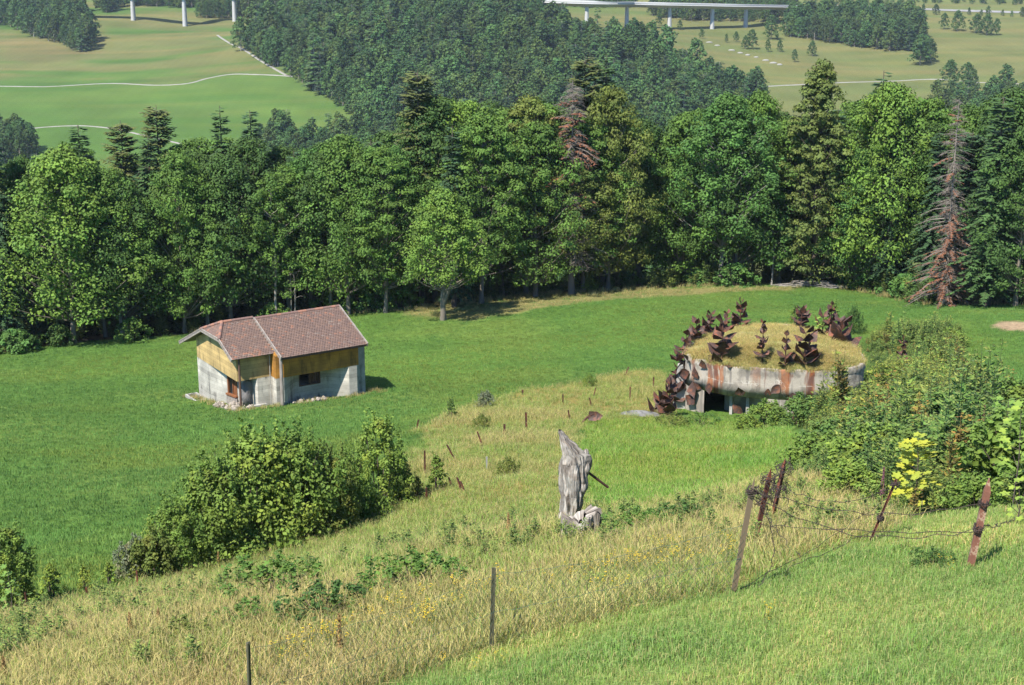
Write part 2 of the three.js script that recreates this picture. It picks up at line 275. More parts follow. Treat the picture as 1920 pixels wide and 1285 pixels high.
// spruce or fir: whorls of drooping branches
function coniferShape(seed, { H = 22, hb = 2, R = 3, trunk = 0.28, step = 0.36, arms = 8, droop = 0.25, size = 0.55, dead = 0, rag = 0.3, needles = 1, power = 0.85, skip = 0.1, wild = 0.35, foot = 0 }) {
  const r = rngOf(seed), T = new GB(), L = new GB(), B = new GB(), b = bark(r);
  T.tube([V(0, -0.6, 0), V(0.05, H * 0.3, 0), V(-0.08, H * 0.65, 0.05), V(0, H, 0)], [trunk * 1.25, trunk * 0.85, trunk * 0.45, 0.03], 8, b);
  for (let y = hb; y < H - 0.3; y += step * (0.7 + 0.6 * r())) {
    const t = (y - hb) / (H - hb), e = (R * Math.pow(1 - t, power) + 0.32) * (1 - foot + foot * smooth(0, 0.3, t)), n = Math.max(5, Math.round(arms * (0.6 + 0.4 * (1 - t)))), a0 = r() * 6.28;
    for (let k = 0; k < n; k++) {
      if (r() < skip) continue;
      const a = a0 + k / n * 6.2832 + (r() - 0.5) * 0.7, len = e * (1 - rag + rag * 1.5 * r()) * (1 - wild / 2 + wild * 1.3 * vnoise(a * 1.3 + 7, y * 0.55, seed)), dx = Math.cos(a), dz = Math.sin(a), tv = 0.75 + 0.5 * r(), rise = t > 0.75 ? 0.35 : 0.05;
      const yb = y + (r() - 0.5) * step * 2.2, pt = (s) => V(dx * len * s, yb + len * (rise * s - droop * s * s + 0.1 * Math.max(0, s - 0.7)), dz * len * s);
      B.tube([pt(0), pt(0.55), pt(1)], [0.02 + 0.018 * len, 0.015 + 0.008 * len, 0.008], 3, b, false);
      if (dead) for (let q = 0; q < 4 + len * 4; q++) { const p = pt(0.25 + 0.7 * r()), sd = r() < 0.5 ? 1 : -1, l = 0.25 + 0.5 * r(); B.tube([p, p.clone().add(V(-dz * sd * l + dx * l * 0.5, -0.12 - 0.25 * r(), dx * sd * l + dz * l * 0.5))], [0.014, 0.006], 3, b, false); }
      const keep = dead ? dead(y / H, r) : 1;
      if (r() > keep) continue;
      const m = Math.ceil(len / 0.27 * needles);
      for (let q = 0; q < m; q++) {
        const s = 0.12 + 0.9 * (q + r()) / m, p = pt(Math.min(s, 1.02));
        for (const sd of [-1, 1, 0]) {
          const w = (0.55 + 0.45 * (1 - s)) * size * (1 + 0.45 * smooth(0.65, 0.95, t)) * (0.7 + 0.6 * r()), td = norm3([dx * (sd ? 0.75 : 1) - dz * sd * 0.8, -0.18 - 0.35 * r() + (t > 0.8 ? 0.3 : 0), dz * (sd ? 0.75 : 1) + dx * sd * 0.8]), nn0 = norm3([(r() - 0.5) * 0.7, 1, (r() - 0.5) * 0.7]), dt = nn0[0] * td[0] + nn0[1] * td[1] + nn0[2] * td[2], nn = norm3([nn0[0] - dt * td[0], nn0[1] - dt * td[1], nn0[2] - dt * td[2]]), j = tv * (0.8 + 0.4 * r());
          L.leaf(p.x, p.y, p.z, nn[0], nn[1], nn[2], td[0], td[1], td[2], w * 1.25, w * 0.5, [j, j, j], -0.08);
        }
      }
    }
  }
  return { trunk: mergeGeometries([T.geo(), B.geo()]), crown: L.geo() };
}
function shrubShape(seed, { H = 2.5, R = 1.6, clumps = 40, per = 70, size = 0.16, stems = 6, open = 0.2, spike = 0 }) {
  const r = rngOf(seed), T = new GB(), L = new GB(), b = bark(r);
  for (let k = 0; k < stems; k++) { const a = k / stems * 6.28 + r(), q = R * (0.2 + 0.5 * r()), h = H * (0.55 + 0.4 * r()); T.tube([V(Math.cos(a) * 0.12, -0.25, Math.sin(a) * 0.12), V(Math.cos(a) * q * 0.5, h * 0.5, Math.sin(a) * q * 0.5), V(Math.cos(a) * q, h, Math.sin(a) * q)], [0.035, 0.025, 0.008], 4, b, false); }
  for (let k = 0; k < clumps; k++) {
    const t = Math.pow((k + r()) / clumps, 0.9), a = k * 2.4 + r(), e = R * Math.pow(Math.max(0, 1 - Math.pow(t, 1.7)), 0.6) * (0.55 + 0.9 * vnoise(a * 1.5, t * 4, seed)), rf = 0.35 + 0.7 * Math.sqrt(r()), tv = 0.78 + 0.44 * r(), yl = r() * 0.2;
    const rc = R * (0.14 + 0.16 * r()) * (1 - 0.4 * t), y = H * (0.06 + 0.9 * t);
    puff(L, r, Math.cos(a) * e * rf, y, Math.sin(a) * e * rf, rc, Math.round(per * (0.6 + 0.8 * r()) * (1 - open * r())), size, [tv * (1 + yl), tv, tv * (1 - yl)], 0.9, 0.15);
  }
  for (let k = 0; k < spike; k++) { const a = r() * 6.28, w0 = Math.sqrt(r()), q = R * 0.95 * w0, x = Math.cos(a) * q, z = Math.sin(a) * q, y0 = H * (0.85 - 0.45 * w0 * w0 + 0.1 * r()), h = H * (0.16 + 0.2 * r()); for (let j = 0; j < 16; j++) { const u = unit(r); puff(L, r, x + u[0] * 0.08, y0 + h * j / 16, z + u[2] * 0.08, 0.1 * (1.3 - j / 16), 3, size * 0.9, [1, 1, 1]); } }
  return { trunk: T.geo(), crown: L.geo() };
}
function plant(name, shape, leaf, barkMat, pos, scale, turn, label, category, grp) {
  const g = group(name, [pos.x, pos.y, pos.z], turn); g.scale.set(...(Array.isArray(scale) ? scale : [scale, scale, scale]));
  mesh('trunk', shape.trunk, barkMat, g);
  if (shape.crown) mesh('crown', shape.crown, leaf, g);
  tag(g, label, category, grp);
  return put(g);
}

// ------------------------------------------------------------------ the forest edge
const B1 = { H: 18, hb: 3.2, R: 5.4, clumps: 230, per: 105, size: 0.27 };
const SHAPES = {
  round: [broadleafShape(11, B1), broadleafShape(12, { ...B1, R: 5.0, H: 20, hb: 4.5, low: 0.68, flat: 0.4, lobes: 0.55 }), broadleafShape(13, { ...B1, R: 4.6, H: 21, hb: 6, low: 0.75, lobes: 0.55 }), broadleafShape(14, { ...B1, R: 5.4, H: 19, hb: 2.4, lobes: 0.6, low: 0.62, flat: 0.5, clumps: 200 })],
  open: broadleafShape(15, { H: 20, hb: 8, R: 3.6, clumps: 90, per: 85, size: 0.27, trunk: 0.2, lobes: 0.6, low: 0.8 }),
  meadow: broadleafShape(16, { H: 12.3, hb: 4.1, R: 3.7, clumps: 180, per: 105, size: 0.22, trunk: 0.3, lean: 0.3, low: 0.6, fork: true, lobes: 0.25 }),
  young: broadleafShape(17, { H: 8.5, hb: 2.4, R: 2.1, clumps: 55, per: 60, size: 0.32, trunk: 0.12, low: 0.7 }),
  spruce: [coniferShape(21, { H: 22, hb: 3, R: 2.7, droop: 0.4 }), coniferShape(22, { H: 20, hb: 2, R: 2.5, droop: 0.35 })],
  fir: [coniferShape(23, { H: 21, hb: 3, R: 2.8, droop: 0.1, power: 0.42, rag: 0.45 }), broadleafShape(24, { H: 23.5, hb: 1.2, R: 3.5, trunk: 0.3, clumps: 330, per: 75, size: 0.30, low: 0.46, lobes: 0.75, lean: 0.2, flat: 0.32 })],
  dead: [coniferShape(25, { H: 21, hb: 4, R: 2.9, droop: 0.35, step: 0.26, arms: 9, rag: 0.6, skip: 0.15, wild: 0.8, power: 0.6, dead: (t, r) => (t > 0.52 && t < 0.83 ? 0.5 + 0.4 * (r() < 0.5) : t > 0.83 ? 0.06 : 0.2), size: 0.55, needles: 0.75 }), coniferShape(26, { H: 21.5, hb: 1.2, R: 2.9, droop: 0.3, step: 0.28, arms: 8, rag: 0.8, skip: 0.3, wild: 1.2, dead: (t) => (t < 0.2 ? 0.8 : t < 0.42 ? 0.42 : 0.12), size: 0.42, needles: 0.9, power: 0.75 })],
};
console.log('tree shapes');
// [bearing px, ground py, height in m, shape, leaf, bark, turn, widen, name, label, category]
const T = (px, py, H, shape, h0, leaf, bk, turn, wide, name, label, category, back = 0) => { const p = spot(px, py, 100); p.z -= back; p.x *= (-p.z) / (-p.z - back); p.y = height(p.x, p.z) - 0.1; const s = H / h0; return plant(name, shape, leaf, bk, p, [s * wide, s, s * wide], turn, label, category, 'trees of the forest edge'); };
const R4 = SHAPES.round, G4 = [18, 20, 21, 19];
T(14, 655, 22.1, SHAPES.spruce[0], 22, LEAF.spruce, BARK.dark, 0.3, 0.95, 'spruce_tree', 'tall dark spruce cut by the left edge of the photo', 'tree');
T(62, 648, 18.4, R4[1], 20, LEAF.dark, BARK.grey, 2.1, 0.75, 'broadleaf_tree', 'narrow dark broadleaf tree beside the leftmost spruce', 'tree', 3);
T(140, 644, 19.0, R4[0], 18, LEAF.light, BARK.grey, 0.4, 1.12, 'broadleaf_tree', 'broad light green tree left of the tiled house, wide rounded crown', 'tree');
T(228, 636, 16.7, R4[2], 21, LEAF.mid, BARK.pale, 1.4, 0.85, 'broadleaf_tree', 'slim mid green tree with bare pale trunk right of the broad tree', 'tree');
T(300, 634, 20.0, SHAPES.spruce[1], 20, LEAF.fir, BARK.dark, 1.0, 1, 'spruce_tree', 'dark spruce rising behind the broadleaf trees left of the house', 'tree', 8);
T(348, 624, 17.9, R4[3], 19, LEAF.mid, BARK.grey, 3.3, 0.82, 'broadleaf_tree', 'mid green tree with tall bare trunk behind the house gable', 'tree');
T(428, 616, 16.4, R4[2], 21, LEAF.dark, BARK.grey, 2.3, 1.0, 'broadleaf_tree', 'dark green tree above the left part of the tiled roof', 'tree', 5);
T(520, 606, 15.1, SHAPES.open, 20, LEAF.mid, BARK.pale, 0.9, 1.05, 'broadleaf_tree', 'thin crowned tree with tall pale trunk above the roof ridge', 'tree');
T(585, 596, 17.1, R4[1], 20, LEAF.blue, BARK.grey, 4.0, 0.8, 'broadleaf_tree', 'blue green tree just right of the tall pale trunk', 'tree', 4);
T(655, 590, 18.1, R4[0], 18, LEAF.mid, BARK.grey, 5.1, 0.95, 'broadleaf_tree', 'dense rounded tree above the right end of the tiled roof', 'tree');
T(745, 582, 16.4, R4[3], 19, LEAF.blue, BARK.grey, 1.9, 0.78, 'broadleaf_tree', 'blue green tree in the gap left of the lone meadow tree', 'tree', 2);
T(880, 562, 20.6, R4[3], 19, LEAF.light, BARK.grey, 0.2, 0.92, 'broadleaf_tree', 'tall light green tree rising behind the lone meadow tree', 'tree');
T(985, 555, 21.0, R4[1], 20, LEAF.olive, BARK.grey, 2.7, 0.95, 'broadleaf_tree', 'tall dark olive beech left of the rusty dead spruce', 'tree', 1);
T(1070, 552, 22.6, SHAPES.dead[0], 21, LEAF.rust, BARK.dead, 1.2, 0.92, 'dead_spruce', 'dead spruce with bare grey tip and rusty red needles below', 'dead tree');
T(1072, 549, 14.5, R4[2], 21, LEAF.olive, BARK.grey, 0.6, 1.25, 'broadleaf_tree', 'shorter olive tree in front of the rusty dead spruce', 'tree', -2);
T(1140, 548, 21.5, R4[3], 19, LEAF.olive, BARK.grey, 4.4, 0.8, 'broadleaf_tree', 'yellowish green tree right of the rusty dead spruce', 'tree', 3);
T(1232, 537, 18.6, R4[1], 20, LEAF.blue, BARK.pale, 3.1, 0.88, 'broadleaf_tree', 'bright maple on a leaning pale trunk', 'tree');
T(1185, 540, 16.5, R4[0], 18, LEAF.mid, BARK.grey, 1.1, 0.72, 'broadleaf_tree', 'mid green tree left of the leaning pale trunk', 'tree', 2);
T(1350, 535, 20.6, R4[2], 21, LEAF.blue, BARK.pale, 5.0, 1.12, 'broadleaf_tree', 'tall maple with long bare upright trunk', 'tree');
T(1300, 537, 19.4, R4[3], 19, LEAF.mid, BARK.grey, 2.0, 0.72, 'broadleaf_tree', 'dense green tree between the two maples', 'tree', 6);
T(1410, 536, 21.2, R4[0], 18, LEAF.mid, BARK.grey, 0.8, 0.72, 'broadleaf_tree', 'tall green tree left of the big olive fir', 'tree', 6);
T(1447, 535, 8.6, SHAPES.young, 8.5, LEAF.blue, BARK.pale, 1.5, 1, 'young_tree', 'small young tree with pale stem under the big olive fir', 'tree');
T(1522, 537, 24.0, SHAPES.fir[1], 23.5, LEAF.firBroad, BARK.dark, 0.7, 1.0, 'fir_tree', 'big ragged olive fir, the tallest tree of the forest edge', 'tree');
T(1632, 545, 24.6, SHAPES.spruce[0], 22, LEAF.spruce, BARK.dark, 2.2, 1.0, 'spruce_tree', 'dark spruce tip standing above the bright rounded tree', 'tree', 8);
T(1650, 548, 22.0, R4[0], 18, LEAF.light, BARK.grey, 2.9, 0.92, 'broadleaf_tree', 'large bright green tree right of the big olive fir', 'tree', 1);
T(1600, 542, 15.0, R4[3], 19, LEAF.blue, BARK.grey, 5.6, 0.85, 'broadleaf_tree', 'lower blue green tree in front of the large bright tree', 'tree', -1);
T(1770, 573, 20.6, SHAPES.dead[1], 21.5, LEAF.rust, BARK.dead, 0.5, 0.8, 'dead_spruce', 'bare grey dead spruce with rusty needles at its foot', 'dead tree');
T(1850, 575, 20.5, SHAPES.spruce[1], 20, LEAF.fir, BARK.dark, 3.4, 1.15, 'spruce_tree', 'dark spruce right of the bare grey dead spruce', 'tree');
T(1800, 572, 17.5, SHAPES.fir[0], 21, LEAF.spruce, BARK.dark, 0.1, 1.1, 'fir_tree', 'dark fir close behind the bare grey dead spruce', 'tree', 6);
T(1905, 574, 17.2, R4[3], 19, LEAF.dark, BARK.grey, 1.6, 0.95, 'broadleaf_tree', 'dark broadleaf tree at the right edge of the photo', 'tree', 0);
T(1725, 560, 18.0, R4[2], 21, LEAF.dark, BARK.grey, 4.2, 0.9, 'broadleaf_tree', 'dark tree left of the bare grey dead spruce', 'tree', 5);
// tips that show above the front row
T(318, 628, 23.3, SHAPES.fir[0], 21, LEAF.firOlive, BARK.dark, 0.5, 0.9, 'fir_tree', 'fir with flat olive tip above the house gable', 'tree', 12);
T(432, 620, 22.9, SHAPES.spruce[0], 22, LEAF.fir, BARK.dark, 1.5, 0.95, 'spruce_tree', 'pointed spruce tip left of two, above the roof step', 'tree', 13);
T(486, 614, 22.2, SHAPES.spruce[1], 20, LEAF.spruce, BARK.dark, 2.5, 0.9, 'spruce_tree', 'pointed narrow spruce tip above the roof ridge', 'tree', 13);
T(252, 636, 21.8, SHAPES.fir[0], 21, LEAF.firOlive, BARK.dark, 3.0, 0.9, 'fir_tree', 'olive fir tip behind the broad light green tree', 'tree', 12);
T(175, 640, 21.6, SHAPES.spruce[1], 20, LEAF.fir, BARK.dark, 4.0, 1, 'spruce_tree', 'dark spruce tip just over the broad light green tree', 'tree', 12);
T(790, 585, 24.6, SHAPES.fir[0], 21, LEAF.firOlive, BARK.dark, 0.2, 0.9, 'fir_tree', 'yellowish fir tip left of the tall light green tree', 'tree', 8);
T(1092, 556, 25.6, SHAPES.fir[0], 21, LEAF.firOlive, BARK.dark, 5.2, 0.9, 'fir_tree', 'olive fir tip just behind the rusty dead spruce', 'tree', 9);
T(1130, 552, 25.8, SHAPES.spruce[0], 22, LEAF.fir, BARK.dark, 0.9, 0.9, 'spruce_tree', 'dark spruce tip right of the rusty dead spruce', 'tree', 9);
// deeper rows: nothing tells these apart
{
  const r = rngOf(77), shapes = [R4[0], R4[1], R4[2], R4[3], SHAPES.spruce[0], SHAPES.fir[0]], h0 = [18, 20, 21, 19, 22, 21], leaf = [LEAF.dark, LEAF.mid, LEAF.dark, LEAF.mid, LEAF.spruce, LEAF.fir];
  for (let row = 0; row < 4; row++) for (let k = 0; k < 22; k++) {
    const px = -60 + (k + 0.15 + 0.7 * r()) * 93, ey = 660 - 60 * smooth(0, 760, px) - 62 * smooth(700, 1300, px) + 34 * smooth(1500, 1800, px);
    const p = spot(px, ey, 100), back = 4.5 + row * 5.5 + 3 * r(); p.z -= back; p.x *= -p.z / (-p.z - back); p.y = height(p.x, p.z) - 0.1;
    const j = Math.floor(r() * 5.4), H = 16.4 + 3.0 * r() + (px > 780 ? 2.2 : 0) - (row === 0 ? 1.5 : 0), s = H / h0[j];
    plant('forest_tree', shapes[j], leaf[j], j > 3 ? BARK.dark : BARK.grey, p, [s, s, s], r() * 6, 'forest tree standing deeper in the shade behind the front row', 'tree', 'trees deeper in the forest');
  }
}
{ const p = spot(833, 601, 100); plant('meadow_tree', SHAPES.meadow, LEAF.light, BARK.grey, p, 1, 0.4, 'lone round tree with forked trunk standing on the green meadow', 'tree'); }
// bare stems beside the house ridge
for (const [px, h, lab] of [[546, 6.2, 'thin bare pale sapling above the roof ridge'], [553, 5.2, 'second thin bare sapling, right of the taller bare one']]) {
  const p = spot(px, 603, 100), g = group('bare_sapling', [p.x, p.y, p.z]), b = new GB(), r = rngOf(px), k = bark(r);
  b.tube([V(0, -0.2, 0), V(0.1, h * 0.5, 0), V(0.05, h, 0)], [0.07, 0.05, 0.012], 5, k); const c = b; for (let q = 0; q < 12; q++) { const y = h * (0.4 + 0.55 * r()), a = r() * 6.28, l = 0.4 + 0.9 * r(); c.tube([V(0.08, y, 0), V(Math.cos(a) * l * 0.6, y + 0.3, Math.sin(a) * l * 0.6), V(Math.cos(a) * l, y + 0.25, Math.sin(a) * l)], [0.022, 0.014, 0.005], 3, k, false); }
  mesh('stem', c.geo(), BARK.pale, g); tag(g, lab, 'sapling', 'bare saplings by the forest'); put(g);
}
// ------------------------------------------------------------------ shrubs
const SH = {
  low: shrubShape(31, { H: 2.2, R: 1.7, clumps: 42, per: 60, size: 0.22 }),
  tall: shrubShape(32, { H: 4, R: 1.9, clumps: 60, per: 60, size: 0.24 }),
  nearRound: shrubShape(33, { H: 3.4, R: 2.0, clumps: 80, per: 115, size: 0.135, spike: 30 }),
  nearTall: shrubShape(34, { H: 4.2, R: 1.2, clumps: 60, per: 90, size: 0.135, spike: 20 }),
  nearLow: shrubShape(35, { H: 1.5, R: 1.1, clumps: 40, per: 60, size: 0.10, spike: 10 }),
  slim: shrubShape(36, { H: 2.4, R: 0.55, clumps: 34, per: 45, size: 0.12, spike: 2 }),
  bramble: shrubShape(38, { H: 1.7, R: 1.7, clumps: 44, per: 24, size: 0.15, spike: 16, open: 0.6, stems: 14 }),
  weedy: shrubShape(37, { H: 1.7, R: 1.2, clumps: 46, per: 70, size: 0.135, spike: 22, open: 0.5 }),
};
const S = (px, py, h, h0, shape, leaf, turn, wide, label, grp, from = 10, name = 'shrub') => { const p = spot(px, py, from); p.y -= 0.05; const s = h / h0; return plant(name, shape, leaf, BARK.dark, p, [s * wide, s, s * wide], turn, label, 'shrub', grp); };
for (const [px, py, h, sh, lf, w, label] of [
  [625, 588, 2.6, 'low', 'light', 1.1, 'light green hazel bush nearest the right roof end'], [668, 586, 3.0, 'tall', 'mid', 1.3, 'taller hazel bush right of the roof end'], [712, 582, 3.4, 'tall', 'blue', 1.3, 'bushy shrub midway between roof end and lone tree'], [752, 578, 2.4, 'low', 'light', 1.1, 'light shrub just left of the lone meadow tree'],
  [800, 562, 2.0, 'low', 'yellow', 1.0, 'yellowish low shrub behind the lone tree trunk'], [950, 553, 3.4, 'tall', 'mid', 1.3, 'dark shrub under the trees right of the lone tree'], [1010, 550, 3.8, 'tall', 'mid', 1.3, 'leafy shrub below the dark olive beech'], [1097, 547, 2.0, 'low', 'yellow', 0.9, 'round yellow green shrub at the foot of the forest'],
  [1160, 541, 3.6, 'tall', 'mid', 1.4, 'shrub under the mid green tree by the leaning trunk'], [1205, 537, 1.6, 'low', 'light', 0.9, 'low shrub at the foot of the leaning pale trunk'], [1268, 536, 2.2, 'low', 'mid', 1.0, 'shrub right of the leaning pale trunk'], [1310, 536, 1.9, 'low', 'blue', 1.2, 'low shrub left of the tall maple trunk'], [1380, 536, 2.5, 'low', 'blue', 1.2, 'shrub right of the tall maple trunk'],
  [1600, 543, 1.9, 'low', 'mid', 1.1, 'low shrub right of the brush pile'], [1648, 548, 1.8, 'low', 'mid', 1.1, 'low shrub between brush pile and dead spruce'], [1700, 558, 2.6, 'low', 'blue', 1.2, 'rounded shrub left of the dead spruce foot'], [1738, 570, 2.6, 'low', 'dark', 1.0, 'dark shrub touching the dead spruce foot'],
  [30, 662, 2.4, 'low', 'blue', 1.2, 'pale blue green shrub at the far left of the meadow edge'], [110, 648, 2.2, 'low', 'dark', 1.0, 'dark shrub under the broad light green tree'], [250, 640, 2.4, 'low', 'mid', 0.9, 'shrub under the slim tree left of the house'], [515, 606, 2.2, 'low', 'mid', 1.0, 'small green shrub behind the roof ridge'],
]) S(px, py, h, sh === 'low' ? 2.2 : 4, SH[sh], LEAF[lf], px * 0.7, w, label, 'shrubs along the forest edge', 100);
for (const [px, py, h, sh, lf, w, label] of [
  [330, 1072, 2.5, 'nearRound', 'bush', 0.95, 'rounded shrub at the left end of the big bush on the slope'], [405, 1050, 3.7, 'nearRound', 'bush', 0.95, 'large shrub left of centre in the big bush'], [480, 1030, 4.4, 'nearRound', 'bushLight', 0.95, 'tallest rounded shrub of the big bush on the slope'], [555, 1010, 4.2, 'nearRound', 'bush', 0.85, 'large shrub right of centre in the big bush'],
  [615, 995, 3.2, 'nearRound', 'olive', 0.75, 'olive shrub towards the right of the big bush'], [655, 980, 3.0, 'nearRound', 'bush', 0.7, 'shrub left of the tall narrow one in the big bush'], [715, 955, 4.2, 'nearTall', 'bushLight', 0.95, 'tall narrow leafy shrub at the right end of the big bush'], [578, 960, 3.6, 'nearTall', 'bush', 0.55, 'pointed shoot standing up from behind the big bush'], [745, 940, 2.0, 'nearRound', 'bushDeep', 0.75, 'low dark shrub below the tall narrow shrub'],
  [285, 1085, 1.6, 'weedy', 'olive', 0.9, 'low weedy shrub left of the big bush'], [600, 1005, 1.3, 'weedy', 'olive', 1.1, 'low weedy shrub below the big bush'], [450, 1045, 1.3, 'weedy', 'bush', 1.1, 'low shrub in front of the tallest rounded shrub'], [690, 975, 1.2, 'weedy', 'bush', 1.0, 'low weedy shrub at the right foot of the big bush'], [250, 1085, 1.4, 'weedy', 'grey', 0.7, 'silvery pale shrub left of the big bush'],
  [22, 1145, 2.8, 'nearTall', 'bush', 1.1, 'leafy young tree at the left edge of the slope'], [-8, 1155, 2.2, 'nearRound', 'bushLight', 0.8, 'light shrub cut by the left edge of the photo'], [97, 1118, 1.2, 'slim', 'bushLight', 1.3, 'small sapling right of the leafy left edge tree'], [160, 1112, 1.0, 'slim', 'yellow', 1.1, 'small yellowish sapling on the lower fence line'], [205, 1098, 0.9, 'slim', 'bushLight', 1.1, 'little sapling between the lower fence stakes'],
  [820, 920, 1.7, 'slim', 'bush', 1.1, 'slim shrub between the leaning stakes on the slope'], [783, 940, 1.2, 'slim', 'olive', 1.2, 'thin olive shrub by the stakes right of the big bush'], [845, 783, 1.3, 'slim', 'bushDeep', 1.2, 'small dark conical shrub at the meadow corner'], [955, 895, 0.9, 'nearLow', 'olive', 0.9, 'low olive bush in the dry grass'], [905, 805, 0.9, 'nearLow', 'olive', 0.9, 'low olive bush near the leaning stakes'], [1105, 725, 0.9, 'nearLow', 'bush', 0.9, 'small bush near the upper stakes'],
  [910, 762, 1.0, 'weedy', 'grey', 0.8, 'greyish weeds at the meadow corner'],
]) S(px, py, h, { nearRound: 3.4, nearTall: 4.2, nearLow: 1.5, slim: 2.4, weedy: 1.7 }[sh], SH[sh], LEAF[lf], px * 0.37, w, label, 'shrubs on the dry slope');
for (const [px, py, h, lf, label] of [[770, 1110, 0.8, 'mid', 'dark bramble patch above the mesh fence post'], [605, 1165, 0.7, 'dark', 'bramble patch left of the mesh fence post'], [470, 1175, 0.5, 'mid', 'flat bramble patch on the lower slope'], [345, 1205, 0.45, 'olive', 'low bramble patch at the lower left of the slope'], [1190, 1000, 0.6, 'mid', 'dark bramble patch right of the weathered stump'], [1290, 985, 0.55, 'dark', 'bramble patch left of the wired posts'], [515, 1120, 0.9, 'mid', 'upright bramble shoots on the lower slope'], [1750, 1060, 0.28, 'dark', 'dark green tuft on the lawn left of the pointed post'], [1260, 800, 0.7, 'olive', 'small bush at the foot of the steel leaves'], [1315, 800, 0.8, 'mid', 'small bush below the embrasure']]) S(px, py, h, 1.7, SH.bramble, LEAF[lf], px * 0.3, 1.5, label, 'brambles', 10, 'bramble');

// ------------------------------------------------------------------ woods and trees across the valley
const FT = [broadleafShape(41, { H: 17, hb: 2.5, R: 5.0, clumps: 60, per: 30, size: 0.85, lobes: 0.3 }), broadleafShape(42, { H: 19, hb: 3, R: 4.6, clumps: 60, per: 30, size: 0.85, lobes: 0.45, low: 0.6 }), coniferShape(43, { H: 22, hb: 3, R: 3.0, step: 1.3, size: 1.3, needles: 0.45, droop: 0.2 })];
function woodland(name, polys, spacing, label, seed, conif = 0.2, scale = 1) {
  const r = rngOf(seed), places = [[], [], []];
  for (const poly of polys) {
    const xs = poly.map((p) => p[0]), zs = poly.map((p) => p[1]);
    for (let x = Math.min(...xs); x < Math.max(...xs); x += spacing) for (let z = Math.min(...zs); z < Math.max(...zs); z += spacing) {
      const qx = x + (r() - 0.5) * spacing * 1.1, qz = z + (r() - 0.5) * spacing * 1.1, k = r();
      if (inside(poly, qx, qz) > 1 + 2 * r()) places[k < conif ? 2 : k < 0.6 ? 0 : 1].push([qx, qz]);
    }
  }
  const root = group(name); tag(root, label, 'wood', undefined, 'stuff');
  const m = new THREE.Matrix4(), q = new THREE.Quaternion(), c = new THREE.Color();
  places.forEach((list, i) => {
    if (!list.length) return;
    for (const [part, geo, mat] of [['trunk', FT[i].trunk, BARK.pale], ['crown', FT[i].crown, LEAF.far]]) {
      const im = new THREE.InstancedMesh(geo, mat, list.length); im.name = part; im.userData.kind = 'stuff';
      const r2 = rngOf(seed * 7 + i);
      list.forEach(([x, z], k) => { const s = (0.62 + 0.75 * r2() * r2() + 0.2 * r2()) * scale, w = s * (0.85 + 0.35 * r2()), tone = 0.6 + 0.75 * r2() + 0.25 * (fbm(x * 0.02, z * 0.02, seed, 2) - 0.5), y = r2(); q.setFromAxisAngle(V(0, 1, 0), r2() * 6.28); m.compose(V(x, height(x, z) - 0.3, z), q, V(w, s, w)); im.setMatrixAt(k, m); if (part === 'crown') { c.setRGB(tone * (0.9 + 0.5 * y * y), tone, tone * (1.1 - 0.2 * y)); im.setColorAt(k, c); } });
      root.add(im);
    }
  });
  put(root);
}
woodland('distant_wood', [area([[440, 92], [480, 114], [560, 160], [640, 205], [735, 272], [900, 300], [1250, 275], [1440, 230], [1420, 208], [1300, 160], [1200, 114], [1100, 88], [1000, 66], [880, 48], [760, 30], [640, 20], [580, 40], [525, 72], [462, 90]], 300)], 6.2, 'dense dark mixed wood covering the hill across the valley', 5, 0.15, 1.12);
woodland('distant_copse', [area([[-60, 62], [0, 46], [50, 66], [130, 96], [176, 102], [178, 70], [160, 40], [150, 8], [60, 10], [-60, 10]], 300)], 6.5, 'dark copse on the upper left hillside beside the piers', 6, 0.1);
woodland('distant_copse', [area([[180, 22], [215, 30], [225, 8], [185, 5]], 300), area([[230, 14], [360, 16], [470, 12], [480, -10], [220, -10]], 300), area([[365, 34], [410, 36], [520, 28], [560, 8], [370, 8]], 300), area([[560, 22], [760, 26], [880, 40], [1000, 50], [1060, 30], [1000, 4], [800, -6], [600, -6]], 300)], 7, 'dark trees behind the tall concrete piers', 8, 0.1);
woodland('distant_copse', [area([[-60, 270], [0, 262], [60, 262], [75, 290], [0, 320], [-60, 320]], 300), area([[470, 285], [560, 272], [700, 272], [800, 290], [800, 330], [480, 330]], 300)], 6.5, 'valley trees just above the forest tops on the left', 9, 0.1, 0.8);
woodland('distant_copse', [area([[1455, 66], [1520, 76], [1640, 96], [1740, 100], [1752, 118], [1735, 120], [1700, 104], [1745, 70], [1690, 46], [1600, 38], [1500, 44], [1470, 58]], 300)], 7, 'long dark copse on the dry hillside right of the viaduct', 10, 0.05);
woodland('distant_copse', [area([[1740, 210], [1800, 190], [1900, 200], [1990, 240], [1990, 300], [1760, 290]], 300)], 7.5, 'valley trees behind the dead spruce on the right', 12, 0.1, 0.85);
woodland('distant_copse', [area([[1215, 32], [1290, 40], [1440, 42], [1500, 34], [1490, 20], [1220, 14]], 300), area([[1060, 14], [1200, 16], [1190, 4], [1060, 0]], 300)], 8, 'dark trees in the shade behind the viaduct', 13, 0.1, 0.8);
woodland('distant_copse', [area([[1530, 10], [1700, 8], [2000, 12], [2000, 6], [1700, 2], [1540, 4]], 300), area([[1630, 27], [1800, 29], [2000, 33], [2000, 29], [1800, 26], [1640, 24]], 300)], 8, 'roadside hedge of small trees beside the highway', 14, 0, 0.42);
